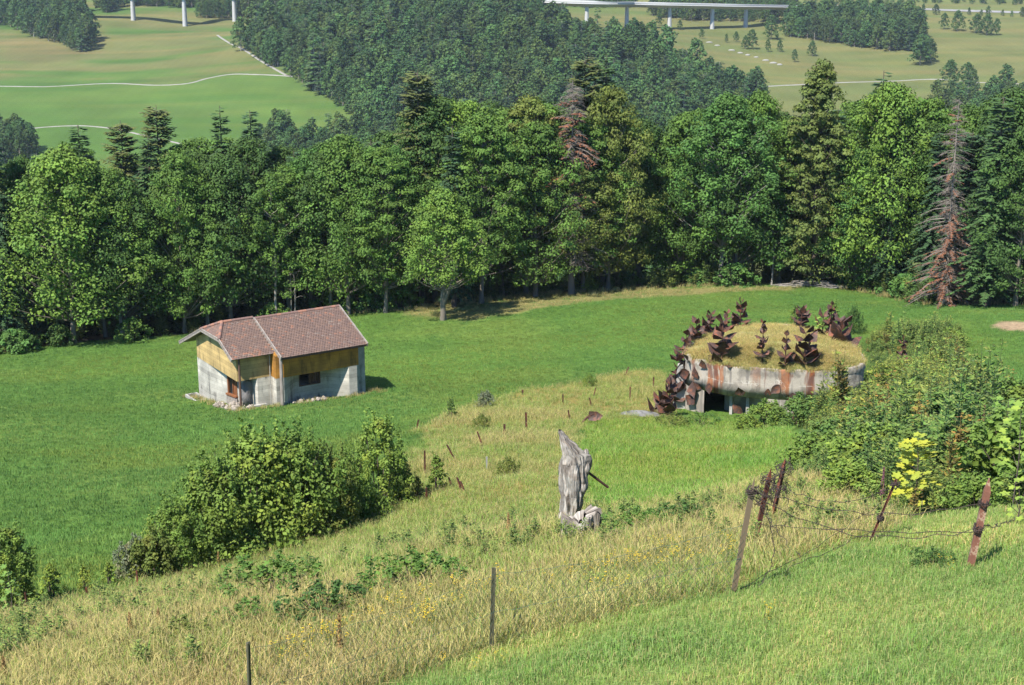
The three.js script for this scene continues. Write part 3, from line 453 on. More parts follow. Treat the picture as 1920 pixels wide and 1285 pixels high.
{
  const r = rngOf(91);
  for (const [px, py, h, w, label] of [[1725, 122, 19, 1.3, 'round dark tree at the lower end of the long copse'], [1770, 55, 12, 1.0, 'left tree of the hillside pair near the right edge'], [1795, 58, 15, 1.0, 'larger second tree of the hillside pair'], [1830, 62, 14, 1.1, 'left tree of the second hillside clump'], [1850, 66, 15, 1.1, 'middle tree of the second hillside clump'], [1868, 66, 12, 0.9, 'right tree of the second hillside clump'],
    [1446, 74, 17, 1.0, 'tree at the near end of the long copse'], [1410, 92, 13, 1.0, 'bushy tree below the last viaduct pier'], [1398, 92, 9, 0.9, 'smaller tree left of the bushy one'], [1440, 97, 8, 0.9, 'small tree right of the bushy one'], [1462, 97, 8, 0.8, 'small rounded hillside tree left of the lone one'], [1523, 105, 10, 0.9, 'lone small tree below the long copse'], [1490, 116, 8, 0.9, 'small dark tree near the fir tip'], [1380, 78, 7, 0.9, 'small bush on the slope below the piers'], [1362, 80, 6, 0.8, 'tiny bush left on the slope below the piers'], [1316, 72, 7, 0.8, 'little tree below the second viaduct pier'],
    [1236, 48, 9, 1.1, 'bush beside the first full viaduct pier'], [1275, 56, 7, 1.0, 'bush right of the tall viaduct pier'], [1408, 166, 11, 0.7, 'tree at the right foot of the wooded hill'], [1780, 160, 15, 1.1, 'valley tree above the dead spruce'], [1812, 170, 16, 1.1, 'second valley tree above the dead spruce'], [1885, 178, 17, 1.2, 'broad valley tree at the right edge']]) {
    const p = spot(px, py, 300), i = r() < 0.5 ? 0 : 1, s = h / [17, 19][i]; plant('distant_tree', FT[i], LEAF.far, BARK.grey, p, [s * w * 1.15, s, s * w * 1.15], r() * 6, label, 'tree', 'single trees across the valley');
  }
}
// ------------------------------------------------------------------ viaduct
{
  const conc = std({ color: rgb(0.40, 0.39, 0.37), roughness: 0.9 });
  const root = group('viaduct'); tag(root, 'long pale concrete road viaduct on slim piers crossing the valley', 'viaduct');
  const piers = [[-30, 34], [70, 34], [155, 36], [250, 38], [347, 49], [440, 40], [1100, 48], [1175, 50], [1255, 55], [1335, 54], [1398, 51]].map(([px, py], i) => { return spot(px, py, 300); });
  const n = piers.length, end = spot(1530, 30, 300), deckAt = [...piers, end].map((p, i) => { const t = i / n, q = p.clone(); const px = 960 + FOCAL * p.x / (-(p.y - 45) * SP - p.z * CP); q.y = 45 - 0.0; const dy = px < 700 ? -14 : lerp(4, 13, clamp((px - 1060) / 440, 0, 1)); q.y = at(px, dy, -p.z).y; return q; });
  const line = new THREE.CatmullRomCurve3(deckAt, false, 'catmullrom', 0.3), seg = 120, prof = [[-6, 0], [6, 0], [6, -0.9], [3, -1.1], [2.6, -2.6], [-2.6, -2.6], [-3, -1.1], [-6, -0.9]];
  const strip = (profile) => { const g = new GB(); for (let k = 0; k <= seg; k++) { const p = line.getPoint(k / seg), t = line.getTangent(k / seg), s = V(-t.z, 0, t.x).normalize(); for (const [a, b] of profile) g.v(p.x + s.x * a, p.y + b, p.z + s.z * a, [1, 1, 1]); } const m = profile.length; for (let k = 0; k < seg; k++) for (let q = 0; q < m; q++) { const a = k * m + q, b = k * m + (q + 1) % m; g.quad(a, b, b + m, a + m); } return g.geo(); };
  mesh('deck', strip(prof), conc, root);
  for (const s of [-1, 1]) mesh('parapet', strip([[s * 6, 0], [s * 6, 1.0], [s * 5.7, 1.0], [s * 5.7, 0]]), conc, root);
  piers.forEach((p, i) => { const top = deckAt[i].y - 2.6, h = top - p.y + 3, g = new THREE.CylinderGeometry(1.9, 2.7, h, 4, 1); g.rotateY(Math.PI / 4); g.scale(0.85, 1, 1.2); const m = mesh('pier', g, conc, root); m.position.set(p.x, top - h / 2 + 0.02, p.z); });
  put(root);
}
// row of pale stones and bales on the dry hillside
{ const r = rngOf(3), mat = std({ color: rgb(0.27, 0.255, 0.22) });
  for (const [px, py] of [[1330, 80], [1345, 86], [1372, 95], [1388, 100], [1402, 104], [1418, 108], [1436, 114], [1450, 119], [1462, 122]]) { const p = spot(px, py, 300), g = new THREE.IcosahedronGeometry(1, 1); g.scale(1.4 + 1.4 * r(), 0.6 + 0.3 * r(), 0.8); const m = mesh('boulder', g, mat); m.position.set(p.x, p.y + 0.2, p.z); tag(m, 'pale stone in the row running down the dry hillside', 'stone', 'row of stones on the hillside'); put(m); } }
console.log('valley done');

// ------------------------------------------------------------------ tiled house
const concreteTex = (seed, base, boards, stain) => dataTex(512, 512, (u, v) => {
  const n = tileFbm(u, v, 6, seed, 5), f = tileNoise(u, v, 200, seed + 3), b = boards ? (((v * boards) % 1) < 0.06 ? -0.16 : 0) + 0.10 * (hash2(Math.floor(v * boards), 1, seed) - 0.5) : 0, s = stain * smooth(0.55, 0.8, tileFbm(u * 1, v * 0.25, 12, seed + 40, 4)), k = 0.72 + 0.42 * n + 0.12 * (f - 0.5) + b - s;
  return [base[0] * k, base[1] * k, base[2] * k];
});
const uvBox = (g, s = 0.25) => { const gg = g.index ? g.toNonIndexed() : g; gg.computeVertexNormals(); const p = gg.attributes.position, n = gg.attributes.normal, uv = new Float32Array(p.count * 2); for (let i = 0; i < p.count; i++) { const ax = Math.abs(n.getX(i)), ay = Math.abs(n.getY(i)), az = Math.abs(n.getZ(i)); uv[i * 2] = (ay > ax && ay > az ? p.getX(i) : ax > az ? p.getZ(i) : p.getX(i)) * s; uv[i * 2 + 1] = (ay > ax && ay > az ? p.getZ(i) : p.getY(i)) * s; } gg.setAttribute('uv', new THREE.BufferAttribute(uv, 2)); return gg; };
const box = (w, h, d, x = 0, y = 0, z = 0) => { const g = new THREE.BoxGeometry(w, h, d); g.translate(x, y, z); return g; };
const M = {
  white: std({ map: concreteTex(51, [178, 172, 160], 14, 0.3), roughness: 0.95 }),
  ochre: std({ map: concreteTex(52, [184, 156, 102], 14, 0.2), roughness: 0.95 }),
  ochreDeep: std({ map: concreteTex(53, [178, 124, 46], 14, 0.2), roughness: 0.95 }),
  grey: std({ map: concreteTex(54, [168, 164, 156], 0, 0.3), roughness: 0.95 }),
  wood: std({ map: dataTex(128, 256, (u, v) => { const k = 0.65 + 0.5 * tileFbm(u, v * 0.1, 24, 61, 3); return [134 * k, 84 * k, 48 * k]; }), roughness: 0.8 }),
  woodGrey: std({ map: dataTex(128, 256, (u, v) => { const k = 0.65 + 0.5 * tileFbm(u, v * 0.1, 24, 62, 3); return [150 * k, 140 * k, 130 * k]; }), roughness: 0.9 }),
  woodDark: std({ map: dataTex(128, 256, (u, v) => { const k = 0.6 + 0.6 * tileFbm(u, v * 0.1, 24, 63, 3); return [96 * k, 70 * k, 56 * k]; }), roughness: 0.9 }),
  tile: std({ vertexColors: true, roughness: 0.85 }), tarp: std({ color: rgb(0.14, 0.13, 0.125), roughness: 0.75 }),
  rubble: std({ map: concreteTex(55, [160, 148, 134], 0, 0.3), roughness: 1 }),
};
const hA = 0.56645, hP = at(320 + 945 / 4.571, 540 + 600 / 4.571, 110);
{
  const house = group('tiled_house', [hP.x, hP.y, hP.z], hA);      // local: x along the front, -z into the house, y = 0 at the right eave
  tag(house, 'small weathered house with brown tiled roof and ochre and white walls', 'house');
  const plan = (pts, y0, y1) => { const s = new THREE.Shape(pts.map(([u, v]) => new THREE.Vector2(u, v))), g = new THREE.ExtrudeGeometry(s, { depth: y1 - y0, bevelEnabled: false }); g.rotateX(-Math.PI / 2); g.translate(0, y0, 0); return g; };
  const slice = (pts, u0, u1) => { const s = new THREE.Shape(pts.map(([v, y]) => new THREE.Vector2(v, y))), g = new THREE.ExtrudeGeometry(s, { depth: u1 - u0, bevelEnabled: false }); g.rotateY(Math.PI / 2); g.translate(u0, 0, 0); return g; };
  const ev = new Evaluator(); ev.attributes = ['position', 'normal'];
  const cut = (g, ...holes) => { const prep = (q) => { const n = q.index ? q : q; const b = new Brush(n); b.updateMatrixWorld(); return b; }; let r = prep(g); for (const h of holes) { const k = prep(h); r = ev.evaluate(r, k, SUBTRACTION); } return r.geometry; };
  // the lower storey: white concrete with two splayed recesses
  const lower = plan([[-2.9, 8.9], [-2.9, 6.6], [-2.45, 4.4], [-2.15, 2.9], [-1.35, 1.3], [-0.25, 1.3], [-0.25, 0.45], [0.45, 0.45], [1.75, 1.75], [4.35, 1.75], [5.6, 0.45], [6.25, 0.45], [6.4, 0.6], [6.4, 8.2], [-0.25, 8.2], [-0.25, 8.9]], -7.5, -1.65);
  const h1 = box(1.75, 1.15, 4.2, 3.0, -2.42, -3.45), h2 = box(1.15, 1.6, 2.4); h2.rotateY(-1.373); h2.translate(-2.3 + 0.9, -2.75, -3.65 - 0.18);
  mesh('wall', uvBox(cut(lower, h1, h2)), M.white, house).userData.label = 'white concrete lower wall with splayed recesses';
  // the upper storey: ochre
  mesh('wall', uvBox(slice([[1.3, -1.65], [1.3, 0.2], [3.1, 1.0], [6.3, 1.0], [8.9, -0.12], [8.9, -1.65]], -2.9, -0.25)), M.ochre, house).userData.label = 'pale ochre gable wall';
  mesh('wall', uvBox(slice([[0.45, -1.65], [0.45, 0.03], [4.51, 1.70], [8.2, 0.15], [8.2, -1.65]], -0.25, 6.4)), M.ochreDeep, house).userData.label = 'deep ochre upper wall';
  mesh('buttress', uvBox(box(0.95, 8, 3.4, 6.88, -3.9, -3.0)), M.grey, house);
  mesh('buttress', uvBox(box(0.75, 1.4, 1.5, 7.0, 0.35, -4.6)), M.grey, house);
  const pl = mesh('planter', uvBox(cut(box(0.95, 2.4, 2.0, -3.4, -5.75, -8.3), box(0.65, 1.2, 1.7, -3.4, -4.75, -8.3))), M.grey, house); pl.userData.label = 'low concrete trough at the gable foot';
  // windows
  const win = mesh('window', uvBox(box(0.09, 1.15, 0.09, 2.17, -2.42, -1.80), 1), M.woodDark, house);
  for (const g of [box(0.09, 1.15, 0.09, 3.83, -2.42, -1.80), box(1.57, 0.09, 0.09, 3.0, -1.89, -1.80), box(1.57, 0.09, 0.09, 3.0, -2.95, -1.80)]) mesh('frame', uvBox(g, 1), M.woodDark, win);
  for (let k = 0; k < 5; k++) mesh('plank', uvBox(box(0.155, 1.0, 0.03, 3.06 + k * 0.165, -2.42, -1.92 - 0.012 * (k % 2)), 1), M.woodDark, win);
  const door = group('window'); used.set('window', 0); door.name = 'window'; door.position.set(-2.3, -2.75, -3.65); door.rotation.y = -1.373; house.add(door); door.userData.label = 'brown wooden window in the corner recess';
  for (const g of [box(0.12, 1.6, 0.14, -0.54, 0, 0.0), box(0.12, 1.6, 0.14, 0.54, 0, 0.0), box(0.96, 0.12, 0.14, 0, 0.74, 0.0), box(1.3, 0.12, 0.24, 0, -0.62, 0.1), box(0.08, 1.3, 0.1, 0.05, 0.05, -0.02)]) mesh('frame', uvBox(g, 1), M.wood, door);
  for (let k = 0; k < 3; k++) mesh('plank', uvBox(box(0.155, 1.34, 0.035, 0.16 + k * 0.162, 0.03, -0.06 - 0.012 * (k % 2)), 1), M.wood, door);
  for (let k = 0; k < 4; k++) mesh('board', uvBox(box(1.35, 0.24, 0.06, 0.02, -0.86 - k * 0.25, 0.12 + 0.012 * (k % 2)), 1), M.woodGrey, door);
  // crumpled dark sheet hung in the corner recess
  { const g = new THREE.IcosahedronGeometry(0.55, 5), p = g.attributes.position; for (let i = 0; i < p.count; i++) { const x = p.getX(i), y = p.getY(i), z = p.getZ(i), n = 1 + 0.55 * (fbm(x * 3 + y * 4 + 5, z * 3 - y * 3, 71, 3) - 0.5); p.setXYZ(i, x * n * 0.85, y * n * 1.85, z * n * 0.7); } g.computeVertexNormals(); const m = mesh('tarpaulin', g, M.tarp, house); m.position.set(-1.95, -2.75, -1.95); m.userData.label = 'crumpled dark sheet in the corner recess'; }
  const ledge = mesh('ledge', uvBox(box(1.6, 0.7, 0.3, -1.5, -3.95, -1.25)), M.grey, house); ledge.rotation.y = 0.05;
  // posts
  for (const [u, v, y1, w, m] of [[-2.82, 1.0, 0.12, 0.17, M.woodDark], [0.05, 0.18, -0.08, 0.24, M.woodGrey], [-0.42, 1.1, 0.1, 0.07, M.grey]]) { const g = new THREE.CylinderGeometry(w * 0.5, w * 0.58, 6, 8); const o = mesh(w < 0.1 ? 'pipe' : 'post', uvBox(g, 1), m, house); o.position.set(u, y1 - 3, -v); }
  // roofs: each slope is a deck with courses of tiles
  const tones = [[0.160, 0.101, 0.076], [0.148, 0.094, 0.073], [0.172, 0.106, 0.078], [0.138, 0.089, 0.071]], orange = [0.27, 0.125, 0.075], lichen = [0.26, 0.22, 0.18];
  const inPoly = (poly, x, y) => { let c = false; for (let i = 0, j = poly.length - 1; i < poly.length; j = i++) { const [ax, ay] = poly[j], [bx, by] = poly[i]; if ((ay > y) !== (by > y) && x < (bx - ax) * (y - ay) / (by - ay) + ax) c = !c; } return c; };
  function slope(O, U, W, poly, seed, parent, rusty) {                 // O origin, U along the eave, W up the slope, poly in (along, up) metres
    const N = U.clone().cross(W).normalize(); if (N.y < 0) N.negate();
    const g = new GB(), r = rngOf(seed), tw = 0.205, th = 0.185, at3 = (a, b, c) => O.clone().addScaledVector(U, a).addScaledVector(W, b).addScaledVector(N, c);
    const amax = Math.max(...poly.map((p) => p[0])), amin = Math.min(...poly.map((p) => p[0])), bmax = Math.max(...poly.map((p) => p[1]));
    let row = 0;
    for (let b = -0.06; b < bmax; b += th, row++) for (let a = amin - (row % 2) * tw * 0.5; a < amax; a += tw) {
      if (!inPoly(poly, a + tw / 2, Math.max(b + th * 0.5, 0.01))) continue;
      const k = fbm(a * 0.8, b * 0.8, seed, 3), q = r(); let c = tones[Math.floor(r() * 4)];
      c = q < 0.03 + rusty * smooth(0.45, 0.7, k) ? mixc(c, orange, 0.45 + 0.5 * r()) : q > 0.95 ? mixc(c, lichen, 0.3) : c;
      c = mulc(c, (0.9 + 0.2 * r()) * 0.88);
      const lift = 0.022 + 0.010 * r(), low = 0.004, sk = (r() - 0.5) * 0.012, e = tw - 0.006;
      const v0 = at3(a, b + sk, lift), v1 = at3(a + e / 2, b + sk, lift + 0.018), v2 = at3(a + e, b + sk, lift), t0 = at3(a, b + th * 1.25, low), t1 = at3(a + e / 2, b + th * 1.25, low + 0.018), t2 = at3(a + e, b + th * 1.25, low), d0 = at3(a, b + sk, lift - 0.02), d2 = at3(a + e, b + sk, lift - 0.02);
      const P = [v0, v1, v2, t0, t1, t2, d0, d2].map((p) => g.v(p.x, p.y, p.z, c));
      g.quad(P[0], P[1], P[4], P[3]); g.quad(P[1], P[2], P[5], P[4]); const f = [v0, v1, v2, d2, d0].map((p) => g.v(p.x, p.y, p.z, c)); g.tri(f[0], f[4], f[3]); g.tri(f[0], f[3], f[2]); g.tri(f[0], f[2], f[1]);
    }
    const tiles = mesh('roof_tiles', g.geo(), M.tile, parent); tiles.userData.kind = 'stuff';
    const dk = new GB(), top = poly.map(([a, b]) => at3(a, b, -0.012)), bot = poly.map(([a, b]) => at3(a, b, -0.09)), ti = top.map((p) => dk.v(p.x, p.y, p.z, [1, 1, 1])), bi = bot.map((p) => dk.v(p.x, p.y, p.z, [1, 1, 1])), n = poly.length;
    for (let i = 1; i + 1 < n; i++) { dk.tri(ti[0], ti[i], ti[i + 1]); dk.tri(bi[0], bi[i + 1], bi[i]); }
    for (let i = 0; i < n; i++) { const j = (i + 1) % n; dk.quad(ti[i], bi[i], bi[j], ti[j]); }
    mesh('roof_deck', dk.geo().toNonIndexed(), M.deckBoard, parent).geometry.computeVertexNormals();
    return at3;
  }
  M.deckBoard = std({ color: rgb(0.17, 0.14, 0.115) });
  const beam = (name, A, B, w, h, mat, parent) => { const l = A.distanceTo(B), g = uvBox(box(w, h, l), 1), m = mesh(name, g, mat, parent); m.position.copy(A).lerp(B, 0.5); m.lookAt(0, 0, 0); const d = B.clone().sub(A).normalize(); m.quaternion.setFromUnitVectors(V(0, 0, 1), d); return m; };
  const P3 = (u, v, y) => V(u, y, -v);
  const roofR = new THREE.Group(); roofR.name = 'roof'; house.add(roofR); roofR.userData.label = 'larger brown tiled roof over the deep ochre wall';
  const wr = Math.hypot(4.513, 1.912), Wf = V(0, 1.912, -4.513).normalize(), Wb = V(0, 1.912, 4.513).normalize(), U = V(1, 0, 0);
  slope(P3(0, 0, 0), U, Wf, [[0, 0], [6.9, 0], [6.9, wr], [0, wr]], 5, roofR, 0.06);
  slope(P3(0, 9.026, 0), U, Wb, [[0, 0], [6.9, 0], [6.9, wr], [0, wr]], 6, roofR, 0.1);
  const lift = V(0, 0.05, 0);
  for (const [A, B] of [[P3(-0.03, -0.08, -0.05), P3(-0.03, 4.513, 1.88)], [P3(-0.03, 9.1, -0.05), P3(-0.03, 4.513, 1.88)], [P3(6.93, -0.08, -0.05), P3(6.93, 4.513, 1.88)], [P3(6.93, 9.1, -0.05), P3(6.93, 4.513, 1.88)]]) beam('barge_board', A, B, 0.07, 0.30, M.woodGrey, roofR);
  const ridgeTiles = (A, B, parent) => { const n = Math.ceil(A.distanceTo(B) / 0.36), r = rngOf(n); for (let k = 0; k < n; k++) { const g = new THREE.CylinderGeometry(0.12, 0.135, 0.40, 6, 1, true, 0, Math.PI); g.rotateZ(Math.PI / 2); g.rotateX(0); const m = mesh('ridge_tile', g, r() < 0.25 ? M.ridgeOrange : M.ridge, parent), p = A.clone().lerp(B, (k + 0.5) / n), d = B.clone().sub(A).normalize(); m.position.copy(p); m.quaternion.setFromUnitVectors(V(1, 0, 0), d); } };
  M.ridge = std({ color: rgb(0.17, 0.10, 0.08), side: THREE.DoubleSide }); M.ridgeOrange = std({ color: rgb(0.27, 0.13, 0.085), side: THREE.DoubleSide });
  ridgeTiles(P3(0, 4.513, 1.90), P3(6.9, 4.513, 1.90), roofR);
  beam('fascia', P3(0.05, 0.02, -0.12), P3(6.85, 0.02, -0.12), 0.05, 0.12, M.woodDark, roofR);
  const roofL = new THREE.Group(); roofL.name = 'roof'; house.add(roofL); roofL.userData.label = 'lower tiled roof with clipped gable over the pale ochre wall';
  const sl = 1.74 / 3.89, wl = Math.hypot(3.89, 1.74), k = wl / 3.89, Lf = V(0, 1.74, -3.89).normalize(), Lb = V(0, 1.74, 3.89).normalize(), uF = -3.43, uK = -2.45, yC = 0.18 + (3.0 - 0.84) * sl;
  slope(P3(uF, 0.84, 0.18), U, Lf, [[0, 0], [3.38, 0], [3.38, wl], [uK - uF, wl], [0, (3.0 - 0.84) * k]], 7, roofL, 0.30);
  const vB = 11.0, yB = 1.92 - sl * (vB - 4.73), wb = (vB - 4.73) * k;
  slope(P3(uF, vB, yB), U, Lb, [[0, 0], [3.38, 0], [3.38, wb], [uK - uF, wb], [0, (vB - 6.46) * k]], 8, roofL, 0.30);
  const hu = V(uK - uF, 1.92 - yC, 0), hw = hu.length(); slope(P3(uF, 3.0, yC), V(0, 0, -1), hu.clone().normalize(), [[0, 0], [3.46, 0], [1.73, hw]], 9, roofL, 0.25);
  for (const [A, B] of [[P3(uF - 0.02, 0.78, 0.1), P3(uF - 0.02, 3.02, yC - 0.04)], [P3(uF - 0.02, 3.0, yC - 0.04), P3(uF - 0.02, 6.46, yC - 0.04)], [P3(uF - 0.02, 6.44, yC - 0.04), P3(uF - 0.02, vB + 0.05, yB - 0.06)]]) beam('barge_board', A, B, 0.07, 0.26, M.woodGrey, roofL);
  ridgeTiles(P3(uK, 4.73, 1.93), P3(-0.08, 4.73, 1.93), roofL); ridgeTiles(P3(uF, 3.0, yC + 0.02), P3(uK, 4.73, 1.95), roofL); ridgeTiles(P3(uF, 6.46, yC + 0.02), P3(uK, 4.73, 1.95), roofL);
  put(house);
  // rubble along the wall foot
  const r = rngOf(19), pile = group('rubble_pile', [0, 0, 0]); tag(pile, 'heap of pale broken stones at the corner post of the house', 'rubble');
  const toW = (u, v) => { const c = Math.cos(hA), s = Math.sin(hA), x = u, z = -v, X = hP.x + x * c + z * s, Z = hP.z - x * s + z * c; return V(X, height(X, Z), Z); };
  const stones = [0, 1, 2].map((i) => { const g = new THREE.IcosahedronGeometry(0.22, 1), p = g.attributes.position; for (let q = 0; q < p.count; q++) { const n = 0.75 + 0.5 * hash2(Math.round(p.getX(q) * 50), Math.round(p.getY(q) * 50 + p.getZ(q) * 131), i); p.setXYZ(q, p.getX(q) * n * 1.3, p.getY(q) * n * 0.8, p.getZ(q) * n); } g.computeVertexNormals(); return uvBox(g, 1); });
  const o0 = toW(-2.7, 1.2); pile.position.copy(o0);
  for (let q = 0; q < 45; q++) { const p = toW(-2.7 + (r() - 0.6) * 1.9, 1.6 + (r() - 0.35) * 3.0), m = mesh('stone', stones[q % 3], M.rubble, pile), s = 0.35 + 0.7 * r(); m.position.set(p.x - o0.x, p.y - o0.y + 0.03 + 0.16 * r(), p.z - o0.z); m.scale.setScalar(s); m.rotation.set(r() * 6, r() * 6, r() * 6); }
  put(pile);
  const pile2 = group('rubble_pile', [0, 0, 0]); tag(pile2, 'scatter of pale stones below the embrasure window of the house', 'rubble'); const o1 = toW(1.5, 0.3); pile2.position.copy(o1);
  for (let q = 0; q < 20; q++) { const p = toW(-0.8 + 5.2 * r() * r() + 0.6, 0.0 + r() * 0.9), m = mesh('stone', stones[q % 3], M.rubble, pile2), s = 0.35 + 0.7 * r(); m.position.set(p.x - o1.x, p.y - o1.y + 0.04, p.z - o1.z); m.scale.setScalar(s); m.rotation.set(r() * 6, r() * 6, r() * 6); }
  put(pile2);
}
console.log('house done');

// ------------------------------------------------------------------ round bunker with steel camouflage leaves
const rustTex = dataTex(256, 256, (u, v) => { const n = tileFbm(u, v, 5, 81, 5), f = tileNoise(u, v, 90, 84); const a = smooth(0.45, 0.75, n), k = 0.8 + 0.4 * f; return [lerp(70, 112, a) * k, lerp(51, 70, a) * k, lerp(44, 50, a) * k]; });
const STEEL = [std({ map: rustTex, color: rgb(1, 1, 1), roughness: 0.7, side: THREE.DoubleSide }), std({ map: rustTex, color: rgb(0.78, 0.72, 0.66), roughness: 0.65, side: THREE.DoubleSide }), std({ map: rustTex, color: rgb(1.5, 1.15, 0.9), roughness: 0.75, side: THREE.DoubleSide })];
function steelLeaf(seed, wid, curl, cup) {                    // a bent pointed plate, 1 m long, 10 mm thick
  const r = rngOf(seed), g = new GB(), rows = [[0, 0.16], [0.18, 0.62], [0.42, 1], [0.66, 0.70], [0.86, 0.27], [1, 0.01]], top = [], bot = [];
  for (const [y, w] of rows) {
    const z = curl * y * y, l = -w * wid * (0.42 + 0.16 * r()), q = w * wid * (0.42 + 0.16 * r()), zz = cup * w * wid;
    top.push([[l, y, z + zz], [0, y + 0.02, z], [q, y, z + zz]].map(([a, b, c]) => g.v(a, b, c, [1, 1, 1], a + seed * 0.3, b + seed * 0.17)));
    bot.push([[l, y, z + zz - 0.012], [0, y + 0.02, z - 0.012], [q, y, z + zz - 0.012]].map(([a, b, c]) => g.v(a, b, c, [1, 1, 1], a + seed * 0.3, b + seed * 0.17)));
  }
  for (let k = 0; k + 1 < rows.length; k++) { for (let s = 0; s < 2; s++) { g.quad(top[k][s], top[k][s + 1], top[k + 1][s + 1], top[k + 1][s]); g.quad(bot[k][s], bot[k + 1][s], bot[k + 1][s + 1], bot[k][s + 1]); } g.quad(top[k][0], top[k + 1][0], bot[k + 1][0], bot[k][0]); g.quad(top[k][2], bot[k][2], bot[k + 1][2], top[k + 1][2]); }
  return g.geo();
}
const SLEAF = [steelLeaf(1, 0.80, 0.25, 0.24), steelLeaf(2, 0.95, 0.4, 0.32), steelLeaf(3, 0.70, -0.1, 0.2)];
function steelPlant(pos, h, w, whorls, seed, label, { lean = 0, size = 0.62, gap = 0.12, per = 4, dark = 0 } = {}) {
  size *= 0.95; per = Math.max(3, per - 1); 
  const g = group('steel_plant', [pos.x, pos.y, pos.z], seed), r = rngOf(seed + 200), st = new GB();
  st.tube([V(0, -0.35, 0), V(0.03, h * 0.5, 0), V(0, h * 0.97, 0)], [0.045, 0.04, 0.02], 6, [1, 1, 1]);
  const sg = st.geo(); sg.setAttribute('uv', new THREE.BufferAttribute(new Float32Array(sg.attributes.position.count * 2).fill(0.3), 2)); mesh('stem', sg, STEEL[1], g);
  for (let k = 0; k < whorls; k++) {
    const t = whorls > 1 ? k / (whorls - 1) : 1, y = h * (gap + (0.95 - gap) * t) - size * 0.12, n = t > 0.97 ? 2 : per - (k % 2), l0 = size * (1.1 - 0.5 * t) * w;
    for (let q = 0; q < n; q++) {
      let l = l0; const m = mesh('leaf', SLEAF[Math.floor(r() * 3)], STEEL[r() < dark ? 1 : r() < 0.75 ? 0 : 2], g), a = q / n * 6.283 + k * 0.8 + (r() - 0.5) * 0.5, tilt = 0.95 - 0.6 * t + (r() - 0.5) * 0.8;
      m.position.set(Math.sin(a) * 0.03, y + (r() - 0.5) * 0.1, Math.cos(a) * 0.03); m.rotation.set(tilt, a, (r() - 0.5) * 0.9, 'YXZ'); l *= 0.8 + 0.4 * r(); m.scale.set(l * 1.05, l, l);
    }
  }
  g.rotation.z = lean; tag(g, label, 'steel plant', 'rusty steel leaf plants on the bunker'); return put(g);
}
const bk = at(1452, 669, 100.2), BR = 5.8;                     // middle of the bunker's widest line, at rim height
const BC = Math.cos(-0.2), BS = Math.sin(-0.2);
const ring = (ph, rr) => { const x = Math.sin(ph) * rr, z = Math.cos(ph) * rr * (Math.cos(ph) > 0 ? 0.5 : 1.42); return [x * BC + z * BS, -x * BS + z * BC]; };   // the plan: flat front, long back
const ringShare = (X, Z) => { const x = X * BC - Z * BS, z = X * BS + Z * BC; return Math.hypot(x, z / (z > 0 ? 0.5 : 1.42)) / BR; };
const facing = (ph) => Math.atan2(0.5 * Math.sin(ph), Math.cos(ph)) - 0.2;
